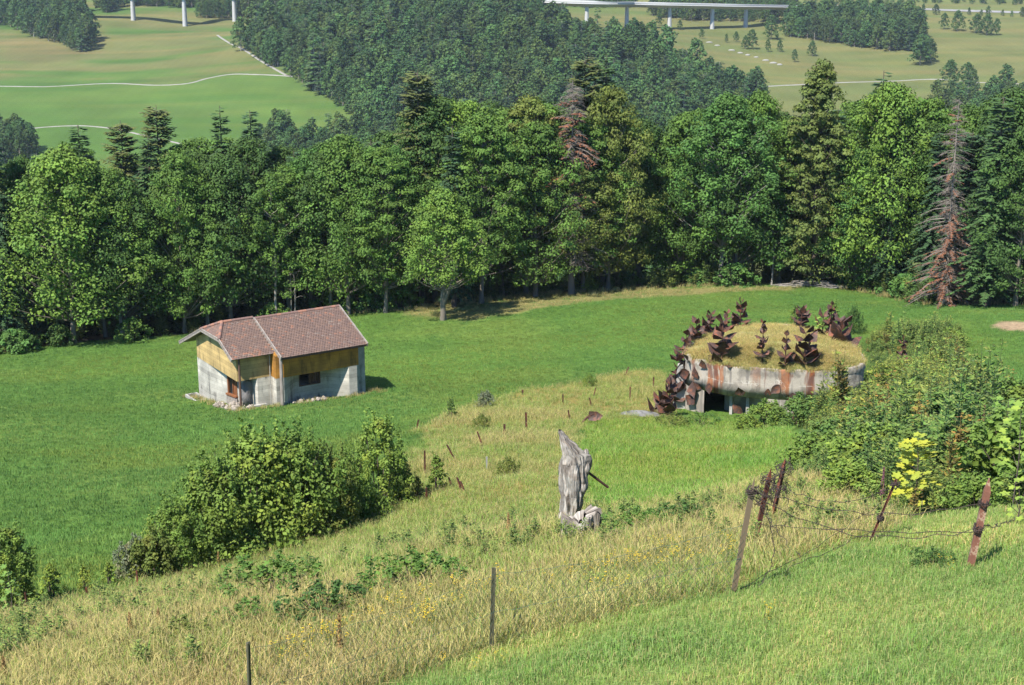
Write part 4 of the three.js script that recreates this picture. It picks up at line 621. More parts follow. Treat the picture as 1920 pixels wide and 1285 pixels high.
{
  const stainTex = dataTex(2048, 512, (u, v) => {            // u once round (0.5 faces the camera), v up the wall (0 foot, 1 rim)
    const n = fbm(u * 90, v * 9, 91, 5), s = fbm(u * 160, v * 2.2, 92, 4), grain = 0.9 + 0.2 * hash2(Math.floor(u * 2048), Math.floor(v * 512), 3);
    let c = mixc([164, 154, 140], [130, 122, 111], smooth(0.4, 0.7, n));
    c = mixc(c, [112, 105, 98], 0.7 * smooth(0.58, 0.75, s));
    const ph = (u - 0.5) * 360;
    for (const [p, w, len, k] of [[-44, 3.2, 0.7, 0.8], [-38, 3.5, 0.85, 1], [-34, 2, 0.5, 0.7], [-10, 4, 0.34, 0.5], [-4, 1.5, 0.25, 0.4], [8, 4, 0.42, 0.75], [11, 2, 0.5, 0.7], [24.5, 3.2, 0.8, 1.0], [21, 1.2, 0.4, 0.6], [-62, 4, 0.5, 0.6]]) {
      const e = Math.abs(ph - p + (fbm(v * 8, u * 30, 95, 2) - 0.5) * 2.5), q = smooth(w, w * 0.35, e + 3.2 * (fbm(u * 420, v * 3, 96, 3) - 0.5)), f = smooth(1 - len - 0.12, 1 - len + 0.2, v + 0.25 * (fbm(u * 300, 1, 97, 2) - 0.5));
      c = mixc(c, mixc([150, 82, 44], [98, 62, 50], smooth(0.3, 0.7, fbm(u * 120, v * 6, 98, 3))), 0.9 * k * q * f);
    }
    const crack = Math.abs(fbm(u * 60, v * 6, 99, 3) - 0.5), lime = smooth(0.012, 0.004, crack) * smooth(0.5, 0.62, fbm(u * 25, v * 3, 101, 2)); c = mixc(c, [206, 200, 188], lime * 0.6);
    const joint = Math.abs(v - 0.72 - 0.012 * Math.sin(u * 70)); c = mixc(c, [196, 188, 174], 0.5 * smooth(0.010, 0.003, joint) * smooth(0.5, 0.65, fbm(u * 120, v * 30, 102, 3)));
    return [c[0] * grain, c[1] * grain, c[2] * grain];
  });
  const wallMat = std({ map: stainTex, roughness: 0.95 });
  const root = group('round_bunker', [bk.x, bk.y, bk.z]); tag(root, 'round concrete bunker with rust stained wall and grassy top', 'bunker');
  const shell = (pts, p0, p1, n) => { const g = new GB(); let last = null; for (let k = 0; k <= n; k++) { const ph = lerp(p0, p1, k / n), row = pts.map(([rr, y]) => { const [x, z] = ring(ph, rr * (1 + 0.014 * (fbm(ph * 9 + 50, y * 2.5, 141, 3) - 0.5))); return g.v(x, y + (y > -0.3 ? 0.3 : 0.12) * (fbm(ph * 7 + 20, 4, 143, 4) - 0.5), z, [1, 1, 1], ph / (2 * Math.PI) + 0.5, clamp((y + 4) / 4, 0, 1)); }); if (last) for (let q = 0; q + 1 < row.length; q++) g.quad(last[q], row[q], row[q + 1], last[q + 1]); last = row; } return g.geo(); };
  const rad = Math.PI / 180;
  mesh('wall', shell([[3.2, -1.95], [BR + 0.02, -2.0], [BR, -1.2], [BR - 0.02, -0.45], [BR + 0.05, -0.38], [BR + 0.04, -0.10], [BR - 0.06, 0.0], [BR - 0.5, -0.08]], -Math.PI, Math.PI, 220), wallMat, root).userData.label = 'rust streaked upper ring of the wall';
  mesh('wall', shell([[BR + 0.0, -5.5], [BR, -1.99]], -4 * rad, 312 * rad, 96), wallMat, root).userData.label = 'lower wall beside the dark embrasure';
  mesh('embrasure_back', shell([[3.2, -5.5], [3.2, -1.96]], -75 * rad, 20 * rad, 20), M.grey, root).userData.label = 'wall inside the dark embrasure';
  for (const ph of [-36, -20]) { const m = mesh('column', uvBox(box(0.2, 3.6, 0.3)), M.grey, root); const [cx, cz] = ring(ph * rad, 4.3); m.position.set(cx, -3.75, cz); m.rotation.y = facing(ph * rad); }
  // wing wall at the left
  { const w = at(1268, 783, 100.5).sub(bk), s = new THREE.Shape([new THREE.Vector2(-0.30, -1.5), new THREE.Vector2(1.0, -1.5), new THREE.Vector2(0.8, 1.4), new THREE.Vector2(0.42, 3.7), new THREE.Vector2(0.14, 3.7)]), g = new THREE.ExtrudeGeometry(s, { depth: 0.45, bevelEnabled: true, bevelSize: 0.04, bevelThickness: 0.04, bevelSegments: 1 }), m = mesh('wing_wall', uvBox(g), M.grey, root); m.position.set(w.x, w.y - 0.2, w.z - 0.8); m.rotation.y = -0.15; m.userData.label = 'pale leaning wing wall'; }
  // earth cap
  { const g = new GB(), R = BR - 0.14, n = 30, m = 72, rows = []; for (let i = 0; i <= n; i++) { const q = i / n, row = []; for (let k = 0; k < m; k++) { const a = k / m * 6.2832, [x, z] = ring(a, q * R), y = capY(x, z); const nn = fbm(x * 1.2 + 40, z * 1.2, 4, 3); row.push(g.v(x, y, z, mulc(mixc([0.30, 0.26, 0.11], [0.20, 0.21, 0.07], smooth(0.4, 0.65, nn)), 0.85 + 0.3 * hash2(i, k, 3)))); } rows.push(row); }
    for (let i = 0; i < n; i++) for (let k = 0; k < m; k++) { const l = (k + 1) % m; g.quad(rows[i][k], rows[i + 1][k], rows[i + 1][l], rows[i][l]); } mesh('earth_cap', g.geo(), std({ vertexColors: true, roughness: 1 }), root); }
  function capY(x, z) { const q = Math.min(1, ringShare(x, z) * BR / (BR - 0.14)); return 0.85 * (1 - q * q) + 0.25 * (fbm(x * 0.8 + 9, z * 0.8, 8, 2) - 0.5) * (1 - q); }
  put(root);
  const on = (ph, rr, up = 0) => { const [x, z] = ring(ph * rad, rr); return V(bk.x + x, bk.y + up, bk.z + z); };
  const cap = (ph, rr) => { const p = on(ph, rr); p.y += capY(p.x - bk.x, p.z - bk.z) - 0.05; return p; };
  steelPlant(cap(-39, 5.2), 2.7, 1.35, 6, 1, 'tall bushy steel plant on the rim left of the bunker front, streaks below it', { size: 0.85, per: 5, gap: 0.05, dark: 0.5 });
  steelPlant(cap(-8, 4.9), 2.95, 0.85, 7, 2, 'slender steel plant on a bare stem on the middle of the rim', { gap: 0.24, size: 0.7, per: 3 });
  steelPlant(cap(9, 5.1), 2.2, 0.9, 5, 3, 'narrow steel plant just left of the wide one on the rim', { size: 0.75, per: 4, dark: 0.4 });
  steelPlant(cap(23.5, 5.0), 2.4, 1.3, 5, 4, 'wide steel plant right of centre on the bunker rim', { size: 0.9, per: 5, gap: 0.1, dark: 0.5 });
  steelPlant(cap(-124, 5.5), 1.7, 1.15, 5, 5, 'steel plant on the back rim at the top left of the bunker', { size: 0.75, per: 5, dark: 0.7 });
  steelPlant(cap(-140, 5.5), 1.3, 0.9, 4, 6, 'low steel plant, second on the left back rim', { size: 0.75, per: 4 });
  steelPlant(cap(-151, 5.5), 2.0, 1.0, 6, 7, 'pointed steel plant, third on the left back rim', { size: 0.8, per: 5, gap: 0.05, dark: 0.6 });
  steelPlant(cap(163, 5.2), 1.55, 1.1, 5, 8, 'steel plant on the back rim among green shrubs', { size: 0.75, per: 5, dark: 0.6 });
  steelPlant(cap(138, 5.3), 2.35, 0.85, 6, 9, 'dark steel plant tip above the shrubs behind the bunker', { size: 0.75, per: 4, gap: 0.2, dark: 0.8 });
  steelPlant(cap(143, 5.0), 1.4, 1.2, 3, 10, 'squat steel plant left of the yellow leaved sapling', { size: 1.0, per: 4, gap: 0.0 });
  steelPlant(cap(124, 5.1), 1.6, 1.35, 4, 11, 'spreading steel plant at the right back rim', { size: 0.95, per: 5, gap: 0.0, dark: 0.3 });
  steelPlant(on(-97, 5.9, -1.3), 2.4, 1.25, 5, 12, 'steel plant climbing the left edge of the bunker, upper one', { size: 0.8, per: 5, gap: 0, dark: 0.5 });
  steelPlant(on(-88, 6.15, -2.5), 2.6, 1.2, 6, 13, 'steel plant climbing the left edge of the bunker, middle one', { size: 0.8, per: 5, gap: 0, dark: 0.6 });
  steelPlant(on(-78, 6.5, -3.6), 2.2, 1.15, 5, 18, 'steel plant climbing the left edge of the bunker, lower one', { size: 0.85, per: 5, gap: 0, dark: 0.3 });
  steelPlant(on(-110, 5.7, -0.4), 1.8, 1.15, 5, 19, 'steel plant climbing the left edge of the bunker, topmost one', { size: 0.85, per: 5, gap: 0, dark: 0.4 });
  { const p = spot(1254, 782, 60); steelPlant(p, 2.3, 1.05, 6, 14, 'large steel plant standing on the ground left of the wing wall', { size: 1.0, per: 5, gap: 0.02, dark: 0.6 }); const q = spot(1246, 776, 60); q.x -= 0.3; steelPlant(q, 1.1, 1.2, 3, 15, 'low spread of steel leaves left of the wing wall', { size: 1.15, per: 4, gap: 0.02, dark: 0.6 }); }
  { const p = spot(1691, 692, 60); steelPlant(p, 2.6, 0.8, 6, 16, 'lone steel plant half hidden in the thicket right of the bunker', { size: 0.75, per: 4, gap: 0.1 }); const q = spot(1487, 792, 60); steelPlant(q, 0.9, 1.1, 2, 17, 'small dark steel leaves in the bushes below the bunker wall', { size: 0.7, per: 4, gap: 0.05, dark: 1 }); }
  // loose steel leaves fixed flat to the wall
  let n = 0;
  for (const [ph, y, s, rot] of [[-66, -1.0, 1.2, 2.0], [-60, -1.6, 1.3, 3.6], [-54, -1.3, 1.1, 0.4], [-47, -0.5, 0.9, 0.2], [-57, -2.4, 1.1, 2.6], [-50, -1.9, 1.0, 1.2], [-43, -1.4, 0.9, 3.3], [-18, -1.9, 0.9, 0.3], [-2, -1.3, 0.85, 3.1], [5, -1.0, 1.0, 2.4], [13, -1.5, 0.9, 3.3], [-24, -2.6, 1.2, 4.0], [-72, -2.2, 1.4, 1.0], [-70, -0.3, 1.0, 5.5]]) {
    const p = on(ph, 5.9, y), m = mesh('steel_leaf', SLEAF[n++ % 3], STEEL[n % 2], root); m.position.copy(p).sub(bk); m.rotation.set(0, facing(ph * rad), rot, 'YXZ'); m.rotation.order = 'YXZ'; m.rotation.x = 0.12; m.scale.setScalar(s * 0.78);
    m.castShadow = m.receiveShadow = true;
  }
}
console.log('bunker done');

// ------------------------------------------------------------------ stakes, posts and wire
const IRON = std({ map: rustTex, color: rgb(0.85, 0.68, 0.62), roughness: 0.85 }), IRONRED = std({ map: rustTex, color: rgb(1.1, 0.84, 0.74), roughness: 0.85 }), POSTBROWN = std({ color: rgb(0.16, 0.115, 0.07), roughness: 0.8 }), POSTGREY = std({ color: rgb(0.27, 0.26, 0.24), roughness: 0.8 }), POSTGREEN = std({ color: rgb(0.09, 0.085, 0.05), roughness: 0.7 }), WIRE = std({ color: rgb(0.05, 0.033, 0.028), roughness: 0.7 }), WIREGREEN = std({ color: rgb(0.04, 0.085, 0.06), roughness: 0.6 });
const angleIron = (h, w, t, tip = 0.0) => { const s = new THREE.Shape([[0, 0], [w, 0], [w, t], [t, t], [t, w], [0, w]].map(([a, b]) => new THREE.Vector2(a - w / 3, b - w / 3))), g = new THREE.ExtrudeGeometry(s, { depth: h + 0.35, bevelEnabled: false, steps: tip ? 8 : 1 }); g.rotateX(-Math.PI / 2); g.translate(0, -0.35, 0); if (tip) { const p = g.attributes.position; for (let i = 0; i < p.count; i++) { const k = clamp((h - p.getY(i)) / tip, 0.06, 1); p.setX(i, p.getX(i) * k); p.setZ(i, p.getZ(i) * k); } g.computeVertexNormals(); } return uvBox(g, 1.7); };
function stake(px0, py0, px1, py1, w, mat, label, grp, name = 'stake', tip = 0) {   // from its foot to its head as seen
  const p = spot(px0, py0, 12), k = pxm(p), h = (py0 - py1) / k / Math.cos(PITCH), lean = Math.atan2(px1 - px0, py0 - py1);
  const m = mesh(name, angleIron(h / Math.cos(lean), w, w * 0.28, tip), mat); m.position.copy(p); m.rotation.set(0.02, 0.5 + px0 * 0.01, 0); const q = new THREE.Quaternion().setFromAxisAngle(V(0, 0, 1), -lean); m.quaternion.premultiply(q); tag(m, label, 'stake', grp); put(m); m.userData.head = undefined; delete m.userData.head; return { p, h, lean };
}
const STK = 'rusty wire stakes on the slope';
[[980, 740, 980, 731, 'short stake on the meadow margin, upper row'], [1055, 757, 1055, 739, 'stake in the upper row midway to the bunker'], [1109, 762, 1105, 746, 'leaning stake by the fallen rusty plate'], [1113, 743, 1117, 727, 'thin stake above the leaning one by the plate'], [1172, 704, 1178, 688, 'highest stake at the meadow margin'], [1181, 750, 1181, 725, 'upright stake midway between plate and bunker'], [1225, 725, 1225, 707, 'stake beside the steel leaves of the bunker'], [1068, 787, 1065, 769, 'stake left of the fallen rusty plate'], [987, 808, 986, 773, 'tall stake in the middle of the dry grass'], [946, 820, 946, 795, 'dark stake left of the tall middle one'], [781, 806, 785, 787, 'stake at the meadow corner by the tall shrub'], [905, 837, 896, 809, 'leaning stake left in the dry grass'], [852, 861, 839, 834, 'strongly leaning stake near the slim shrub'], [797, 888, 797, 844, 'tall stake beside the big bush'], [848, 915, 842, 895, 'first of three stakes at the slim shrub'], [866, 922, 858, 895, 'second of three stakes at the slim shrub'], [873, 925, 864, 902, 'third of three stakes at the slim shrub'], [800, 942, 800, 914, 'low stake in front of the slim shrubs'],
  [51, 1155, 51, 1108, 'rusty stake in front of the leafy left edge tree'], [163, 1121, 163, 1100, 'rusty stake on the lower fence line'], [260, 1110, 259, 1068, 'rusty stake left of the big bush'], [205, 1095, 205, 1062, 'thin stake by the little sapling']].forEach(([a, b, c, d, l]) => stake(a, b, c, d, b > 1050 ? 0.06 : 0.085, b > 1000 ? IRONRED : IRON, l, STK));
stake(913, 881, 913, 856, 0.07, POSTGREY, 'grey stake in the dry grass below the leaning one', STK);
const fp1 = stake(922, 1222, 927, 1057, 0.055, POSTGREEN, 'straight dark green mesh fence post on the lower slope', undefined, 'fence_post');
const fp0 = stake(469, 1372, 473, 1194, 0.055, POSTGREEN, 'dark fence post cut by the bottom edge of the photo', undefined, 'fence_post');
const fp2 = stake(1376, 1114, 1404, 890, 0.085, POSTBROWN, 'tall leaning brown fence post with tangled wire', undefined, 'fence_post', 0.12);
const fp3 = stake(1414, 1026, 1438, 872, 0.11, IRONRED, 'red rusty pointed post just behind the brown one', undefined, 'fence_post', 0.16);
const fp4 = stake(1446, 985, 1466, 856, 0.11, IRONRED, 'farther red rusty pointed post by the thicket', undefined, 'fence_post', 0.16);
const fp5 = stake(1630, 1018, 1670, 895, 0.045, IRON, 'thin leaning rusty rod wound with wire', undefined, 'fence_post');
const PAINTED = std({ roughness: 0.85, map: dataTex(128, 256, (u, v) => { const n = tileFbm(u, v, 7, 151, 4), y = (v > 0.5 ? v - 1 : v) , a = smooth(0.52, 0.6, n) * smooth(0.16, 0.2, v) * smooth(0.98, 0.9, v); return mixc([104 + 34 * n, 66 + 26 * n, 52 + 20 * n], [164, 142, 118], a * 0.8); }) });
const fp6 = stake(1818, 1062, 1839, 890, 0.105, PAINTED, 'pointed red and white weathered iron post on the lawn', undefined, 'fence_post', 0.2);
const headOf = (f, t = 1) => V(f.p.x + Math.tan(f.lean) * f.h * t, f.p.y + f.h * t, f.p.z + 0.05);
function wire(A, B, sag, seed, label, { barbs = true, radius = 0.006, mat = WIRE, wob = 0.06, mid } = {}) {
  const r = rngOf(seed), pts = [], n = 16, g = new GB();
  for (let k = 0; k <= n; k++) { const t = k / n, p = A.clone().lerp(B, t); p.y -= sag * 4 * t * (1 - t); if (mid) p.add(mid.clone().multiplyScalar(4 * t * (1 - t))); if (k && k < n) p.add(V((r() - 0.5) * wob, (r() - 0.5) * wob, (r() - 0.5) * wob)); const gy = height(p.x, p.z) + 0.05; if (p.y < gy) p.y = gy; pts.push(p); }
  const c = new THREE.CatmullRomCurve3(pts), m = n * 3, path = []; for (let k = 0; k <= m; k++) path.push(c.getPoint(k / m)); g.tube(path, path.map(() => radius), 4, [1, 1, 1]);
  if (barbs) for (let k = 1; k < m; k += 2) { const p = path[k]; for (let q = 0; q < 2; q++) { const u = unit(r); g.tube([p.clone().addScaledVector(V(...u), -0.03), p.clone().addScaledVector(V(...u), 0.03)], [0.004, 0.003], 3, [1, 1, 1], false); } }
  const o = mesh(barbs ? 'barbed_wire' : 'wire', g.geo(), mat); tag(o, label, 'wire', 'wires of the old fence'); return put(o);
}
const tiny = V(0, 0, 0);
wire(headOf(fp2, 0.9), headOf(fp6, 0.72), 0.28, 1, 'top barbed wire from the brown post to the pointed post');
wire(headOf(fp2, 0.86), headOf(fp6, 0.46), 0.42, 2, 'sagging second barbed wire between brown and pointed posts');
wire(headOf(fp3, 0.3), headOf(fp6, 0.4), 0.05, 3, 'lower barbed wire from the red post to the pointed post');
wire(headOf(fp2, 0.04), headOf(fp5, 0.72), 0.1, 4, 'slanting wire from the brown post foot up to the thin rod', { barbs: false });
wire(headOf(fp2, 0.02), headOf(fp5, 0.25), 0.02, 5, 'lower slanting wire from the brown post foot to the thin rod', { barbs: false });
wire(headOf(fp3, 0.55), spot(1500, 1052, 12).add(V(0, 0.1, 0)), 0.15, 6, 'loose barbed wire hanging from the red post to the grass');
wire(headOf(fp2, 0.92), headOf(fp3, 0.62), -0.1, 7, 'barbed wire from the brown post to the nearer red post');
wire(headOf(fp3, 0.9), headOf(fp4, 0.9), 0.12, 8, 'barbed wire between the heads of the two red posts', { wob: 0.18 });
wire(headOf(fp3, 0.7), headOf(fp4, 0.6), 0.1, 9, 'lower barbed wire between the two red posts', { wob: 0.2 });
wire(headOf(fp4, 0.6), headOf(fp5, 0.85), 0.3, 10, 'barbed wire from the farther red post to the thin rod');
wire(headOf(fp2, 0.85), headOf(fp2, 0.05).add(V(0.35, 0, 0)), -0.05, 11, 'wire dangling down beside the brown post', { mid: V(0.3, 0, 0) });
wire(headOf(fp6, 0.5), spot(1900, 1005, 12).add(V(0, 0.35, 0)), 0.1, 15, 'barbed wire running right from the pointed post');
function tangle(f, t, rad, seed, label, parentName = 'wire_tangle') { const r = rngOf(seed), g = new GB(), c = headOf(f, t), pts = []; for (let k = 0; k < 46; k++) { const a = k * 1.25 + r() * 0.6; pts.push(c.clone().add(V(Math.cos(a) * rad * (0.5 + 0.7 * r()), (r() - 0.5) * rad * 1.6, Math.sin(a) * rad * (0.5 + 0.7 * r())))); } const cv = new THREE.CatmullRomCurve3(pts), path = []; for (let k = 0; k <= 220; k++) path.push(cv.getPoint(k / 220)); g.tube(path, path.map(() => 0.006), 3, [1, 1, 1]); for (let k = 0; k < 220; k += 6) { const u = unit(r), p = path[k]; g.tube([p, p.clone().addScaledVector(V(...u), 0.045)], [0.004, 0.003], 3, [1, 1, 1], false); } const o = mesh(parentName, g.geo(), WIRE); tag(o, label, 'wire', 'tangles of barbed wire'); put(o); }
tangle(fp2, 0.9, 0.09, 1, 'barbed wire tangle round the head of the brown post'); tangle(fp3, 0.85, 0.17, 2, 'tangle round the head of the nearer red post'); tangle(fp3, 0.62, 0.19, 3, 'tangle halfway up the nearer red post'); tangle(fp4, 0.84, 0.2, 4, 'tangle round the head of the farther red post'); tangle(fp4, 0.55, 0.24, 5, 'tangle halfway up the farther red post'); tangle(fp5, 0.93, 0.08, 6, 'tangle on the tip of the thin rod'); tangle(fp6, 0.72, 0.085, 7, 'coil of wire high on the pointed post'); tangle(fp6, 0.45, 0.085, 8, 'coil of wire at mid height of the pointed post'); tangle(fp5, 0.4, 0.06, 9, 'small tangle low on the thin rod');
// green mesh fence
{
  const root = group('mesh_fence'); tag(root, 'fine green wire mesh fence running across the lower slope', 'fence');
  const cols = [[headOf(fp0, 0), headOf(fp0, 0.93)], [headOf(fp1, 0), headOf(fp1, 0.93)], [headOf(fp2, 0.02), headOf(fp2, 0.62)]];
  for (const [A, B] of [[0, 1], [1, 2]]) {
    const g = new GB(), [a0, a1] = cols[A], [b0, b1] = cols[B], L = a0.distanceTo(b0), step = 0.11, n = Math.round(L / step), pt = (u, v) => { const lo = a0.clone().lerp(b0, u), hi = a1.clone().lerp(b1, u); const gy = height(lo.x, lo.z); lo.y = gy + 0.03; hi.y -= 0.12 * 4 * u * (1 - u); return lo.lerp(hi, v); }, rows = 8;
    for (let s = -rows; s < n; s++) for (const dir of [1, -1]) { const path = []; for (let k = 0; k <= rows; k++) { const u = (dir > 0 ? s + k : s + rows - k) / n; if (u < 0 || u > 1) continue; path.push(pt(u, k / rows)); } if (path.length > 1) g.tube(path, path.map(() => 0.0022), 3, [1, 1, 1], false); }
    for (const v of [0.5, 1]) { const path = []; for (let k = 0; k <= 24; k++) path.push(pt(k / 24, v).add(V(0, 0.015 * Math.sin(k * 2.1), 0))); g.tube(path, path.map(() => 0.003), 4, [1, 1, 1], false); }
    const m = mesh('netting', g.geo(), WIREGREEN, root); m.userData.kind = 'stuff';
  }
  put(root);
}
// ------------------------------------------------------------------ weathered stump, plate, slab, brush pile
const STUMPB = dataTex(256, 256, (u, v) => { const k = 255 * tileFbm(u, v * 0.12, 26, 111, 4); return [k, k, k]; }, false);
const STUMPW = std({ bumpMap: STUMPB, bumpScale: 0.05, map: dataTex(256, 256, (u, v) => { const n = tileFbm(u, v * 0.12, 26, 111, 4), m = tileFbm(u, v, 5, 115, 4), k = 0.45 + 0.8 * n; return mixc([170 * k, 162 * k, 151 * k], [140 * k, 128 * k, 116 * k], smooth(0.4, 0.75, m)); }), roughness: 0.95 });
{
  const p = spot(1072, 985, 20), k = pxm(p), g = new GB(), N = 110, RW = 130, rows = [], hgt = 2.85;
  // [height share, centre offset, half width, half depth]
  const prof = [[-0.08, -0.06, 0.32, 0.32], [0.0, -0.08, 0.30, 0.30], [0.12, -0.04, 0.29, 0.29], [0.25, 0.02, 0.33, 0.30], [0.4, 0.05, 0.38, 0.32], [0.55, 0.04, 0.40, 0.32], [0.68, 0.05, 0.41, 0.30], [0.735, 0.04, 0.38, 0.28], [0.77, -0.04, 0.30, 0.26], [0.84, -0.14, 0.24, 0.22], [0.92, -0.26, 0.13, 0.14], [0.97, -0.33, 0.09, 0.10], [1.0, -0.36, 0.05, 0.06]];
  for (let i = 0; i <= RW; i++) {
    const t = -0.08 + 1.08 * i / RW; let a = 0; while (a < prof.length - 2 && t > prof[a + 1][0]) a++; const [t0, c0, w0, d0] = prof[a], [t1, c1, w1, d1] = prof[a + 1], q = smooth(0, 1, clamp((t - t0) / (t1 - t0), 0, 1)), row = [];
    for (let s = 0; s <= N; s++) {
      const ph = s / N * 6.2832, tw = ph + t * 1.1, fl = 1 + 0.20 * Math.sin(tw * 3 + 0.7) + 0.13 * Math.abs(Math.sin(tw * 4 + t * 3)) + 0.07 * Math.sin(tw * 13 + t * 6) + 0.2 * (vnoise(Math.cos(ph) * 2.2 + 5, Math.sin(ph) * 2.2 + t * 5, 3) - 0.5) + 0.20 * (vnoise(Math.cos(ph) * 6 + 9, Math.sin(ph) * 6 + t * 3, 4) - 0.5);
      const crackle = 0.10 * smooth(0.60, 0.72, vnoise(ph * 5.1 + Math.sin(t * 9) * 0.5, t * 2.6 + 3, 31)) + 0.05 * (fbm(ph * 9, t * 9, 33, 3) - 0.5);
      const hole = crackle + 0.55 * Math.exp(-(((ph - 0.0 + Math.PI) % 6.2832 - Math.PI + 0.5) ** 2 * 14 + (t - 0.16) ** 2 * 160));
      row.push(g.v(lerp(c0, c1, q) + Math.sin(ph) * 0.86 * lerp(w0, w1, q) * fl * (1 - hole), t * hgt, Math.cos(ph) * lerp(d0, d1, q) * fl * (1 - hole), [1, 1, 1], s / N * 2, t * 3));
    }
    rows.push(row);
  }
  for (let i = 0; i < RW; i++) for (let s = 0; s < N; s++) g.quad(rows[i][s], rows[i][s + 1], rows[i + 1][s + 1], rows[i + 1][s]);
  const root = group('weathered_stump', [p.x, p.y, p.z], 0.1); tag(root, 'tall grey weathered tree stump with twisted grain standing on the slope', 'stump'); mesh('trunk', g.geo(), STUMPW, root);
  const knob = (x, y, z, s) => { const q = new THREE.IcosahedronGeometry(s, 3), pp = q.attributes.position; for (let i = 0; i < pp.count; i++) { const n = 0.8 + 0.5 * vnoise(pp.getX(i) * 9 + x * 7, pp.getY(i) * 9 + pp.getZ(i) * 5, 7); pp.setXYZ(i, pp.getX(i) * n, pp.getY(i) * n * 1.7, pp.getZ(i) * n); } q.computeVertexNormals(); const m = mesh('knot', q, STUMPW, root); m.position.set(x, y, z); };
  knob(0.38, 2.12, 0.02, 0.085); knob(0.40, 1.72, 0.08, 0.09); knob(-0.30, 0.30, 0.12, 0.11); knob(0.28, 1.2, 0.16, 0.09); knob(0.33, 1.45, 0.0, 0.1);
  put(root);
  const lowp = spot(1088, 1006, 20), q2 = new GB(), rr = []; for (let i = 0; i <= 14; i++) { const t = i / 14, row = []; for (let s = 0; s <= 44; s++) { const ph = s / 44 * 6.2832, tear = 0.55 + 0.30 * vnoise(Math.cos(ph) * 4 + 3, Math.sin(ph) * 4, 21) + 0.16 * vnoise(Math.cos(ph) * 14, Math.sin(ph) * 14 + 5, 22) + 0.14 * Math.sin(ph), w = (0.50 - 0.08 * t) * (1 + 0.15 * Math.sin(ph * 5) + 0.25 * (vnoise(Math.cos(ph) * 3, Math.sin(ph) * 3 + t * 2, 23) - 0.5)) * (i === 14 ? 0.35 : 1); row.push(q2.v(Math.sin(ph) * w * 1.05, -0.25 + t * (tear + 0.1) - (i === 14 ? 0.22 : 0), Math.cos(ph) * w * 0.75, [1, 1, 1], s / 22, t)); } rr.push(row); } for (let i = 0; i < 14; i++) for (let s = 0; s < 44; s++) q2.quad(rr[i][s], rr[i][s + 1], rr[i + 1][s + 1], rr[i + 1][s]);
  const m2 = mesh('broken_stump', q2.geo(), STUMPW); m2.position.set(lowp.x, lowp.y, lowp.z); tag(m2, 'low broken piece of grey stump in front of the tall one', 'stump'); put(m2);
  const a = at(1092, 878, -p.z + 0.1), b = at(1140, 914, -p.z + 0.5), rod = new GB(); rod.tube([a, b], [0.04, 0.04], 6, [1, 1, 1]); const rg = rod.geo(); rg.setAttribute('uv', new THREE.BufferAttribute(new Float32Array(rg.attributes.position.count * 2).fill(0.6), 2)); const ro = mesh('iron_rod', rg, IRONRED); tag(ro, 'rusty iron rod sticking out of the weathered stump', 'rod'); put(ro);
}
{
  const p = spot(1090, 796, 40), g = group('fallen_plate', [p.x, p.y, p.z], 0); tag(g, 'fallen rusty steel plate on a bent prop near the mound', 'metal plate');
  const st = new GB(); st.tube([V(-0.15, -0.1, 0), V(0.35, 0.45, 0), V(0.9, 0.75, -0.1)], [0.06, 0.06, 0.05], 6, [1, 1, 1]); const sg = st.geo(); sg.setAttribute('uv', new THREE.BufferAttribute(new Float32Array(sg.attributes.position.count * 2).fill(0.4), 2)); mesh('prop', sg, IRON, g);
  for (const [x, y, rz, s] of [[0.4, 0.3, -0.9, 0.7], [0.75, 0.45, -1.4, 0.5]]) { const m = mesh('leaf', SLEAF[1], STEEL[0], g); m.position.set(x, y, 0.05); m.rotation.set(-0.5, 0.2, rz); m.scale.setScalar(s); } put(g);
  const q = spot(1198, 779, 40), sl = new THREE.IcosahedronGeometry(1, 4), pp = sl.attributes.position; for (let i = 0; i < pp.count; i++) { const n = 0.85 + 0.3 * vnoise(pp.getX(i) * 3, pp.getZ(i) * 3 + pp.getY(i), 5); pp.setXYZ(i, pp.getX(i) * 1.25 * n, pp.getY(i) * 0.28 * n, pp.getZ(i) * 0.7 * n); } sl.computeVertexNormals(); const m = mesh('rock_slab', uvBox(sl), std({ map: concreteTex(131, [128, 126, 122], 0, 0.3), roughness: 1 })); m.position.copy(q); tag(m, 'flat grey rock slab left of the bunker steel leaves', 'rock'); put(m);
  const bp = spot(1520, 538, 100), br = group('brush_pile', [bp.x, bp.y, bp.z]); tag(br, 'heap of grey cut branches at the foot of the olive fir', 'brush pile'); const r = rngOf(8), gb = new GB(); for (let k = 0; k < 120; k++) { const x = (r() - 0.5) * 6.5, h = 0.75 * (1 - Math.abs(x) / 3.6), y = r() * Math.max(h, 0.1), z = (r() - 0.5) * 1.6, a = (r() - 0.5) * 1.1, l = 0.8 + 1.4 * r(); gb.tube([V(x - Math.cos(a) * l / 2, y + Math.sin(a) * 0.15, z), V(x, y + 0.08, z + 0.1 * r()), V(x + Math.cos(a) * l / 2, y - Math.sin(a) * 0.15, z + (r() - 0.5) * 0.8)], [0.035, 0.03, 0.012], 3, bark(r)(), false); } const bm = mesh('twigs', gb.geo(), BARK.pale, br); bm.userData.kind = 'stuff'; put(br);
}

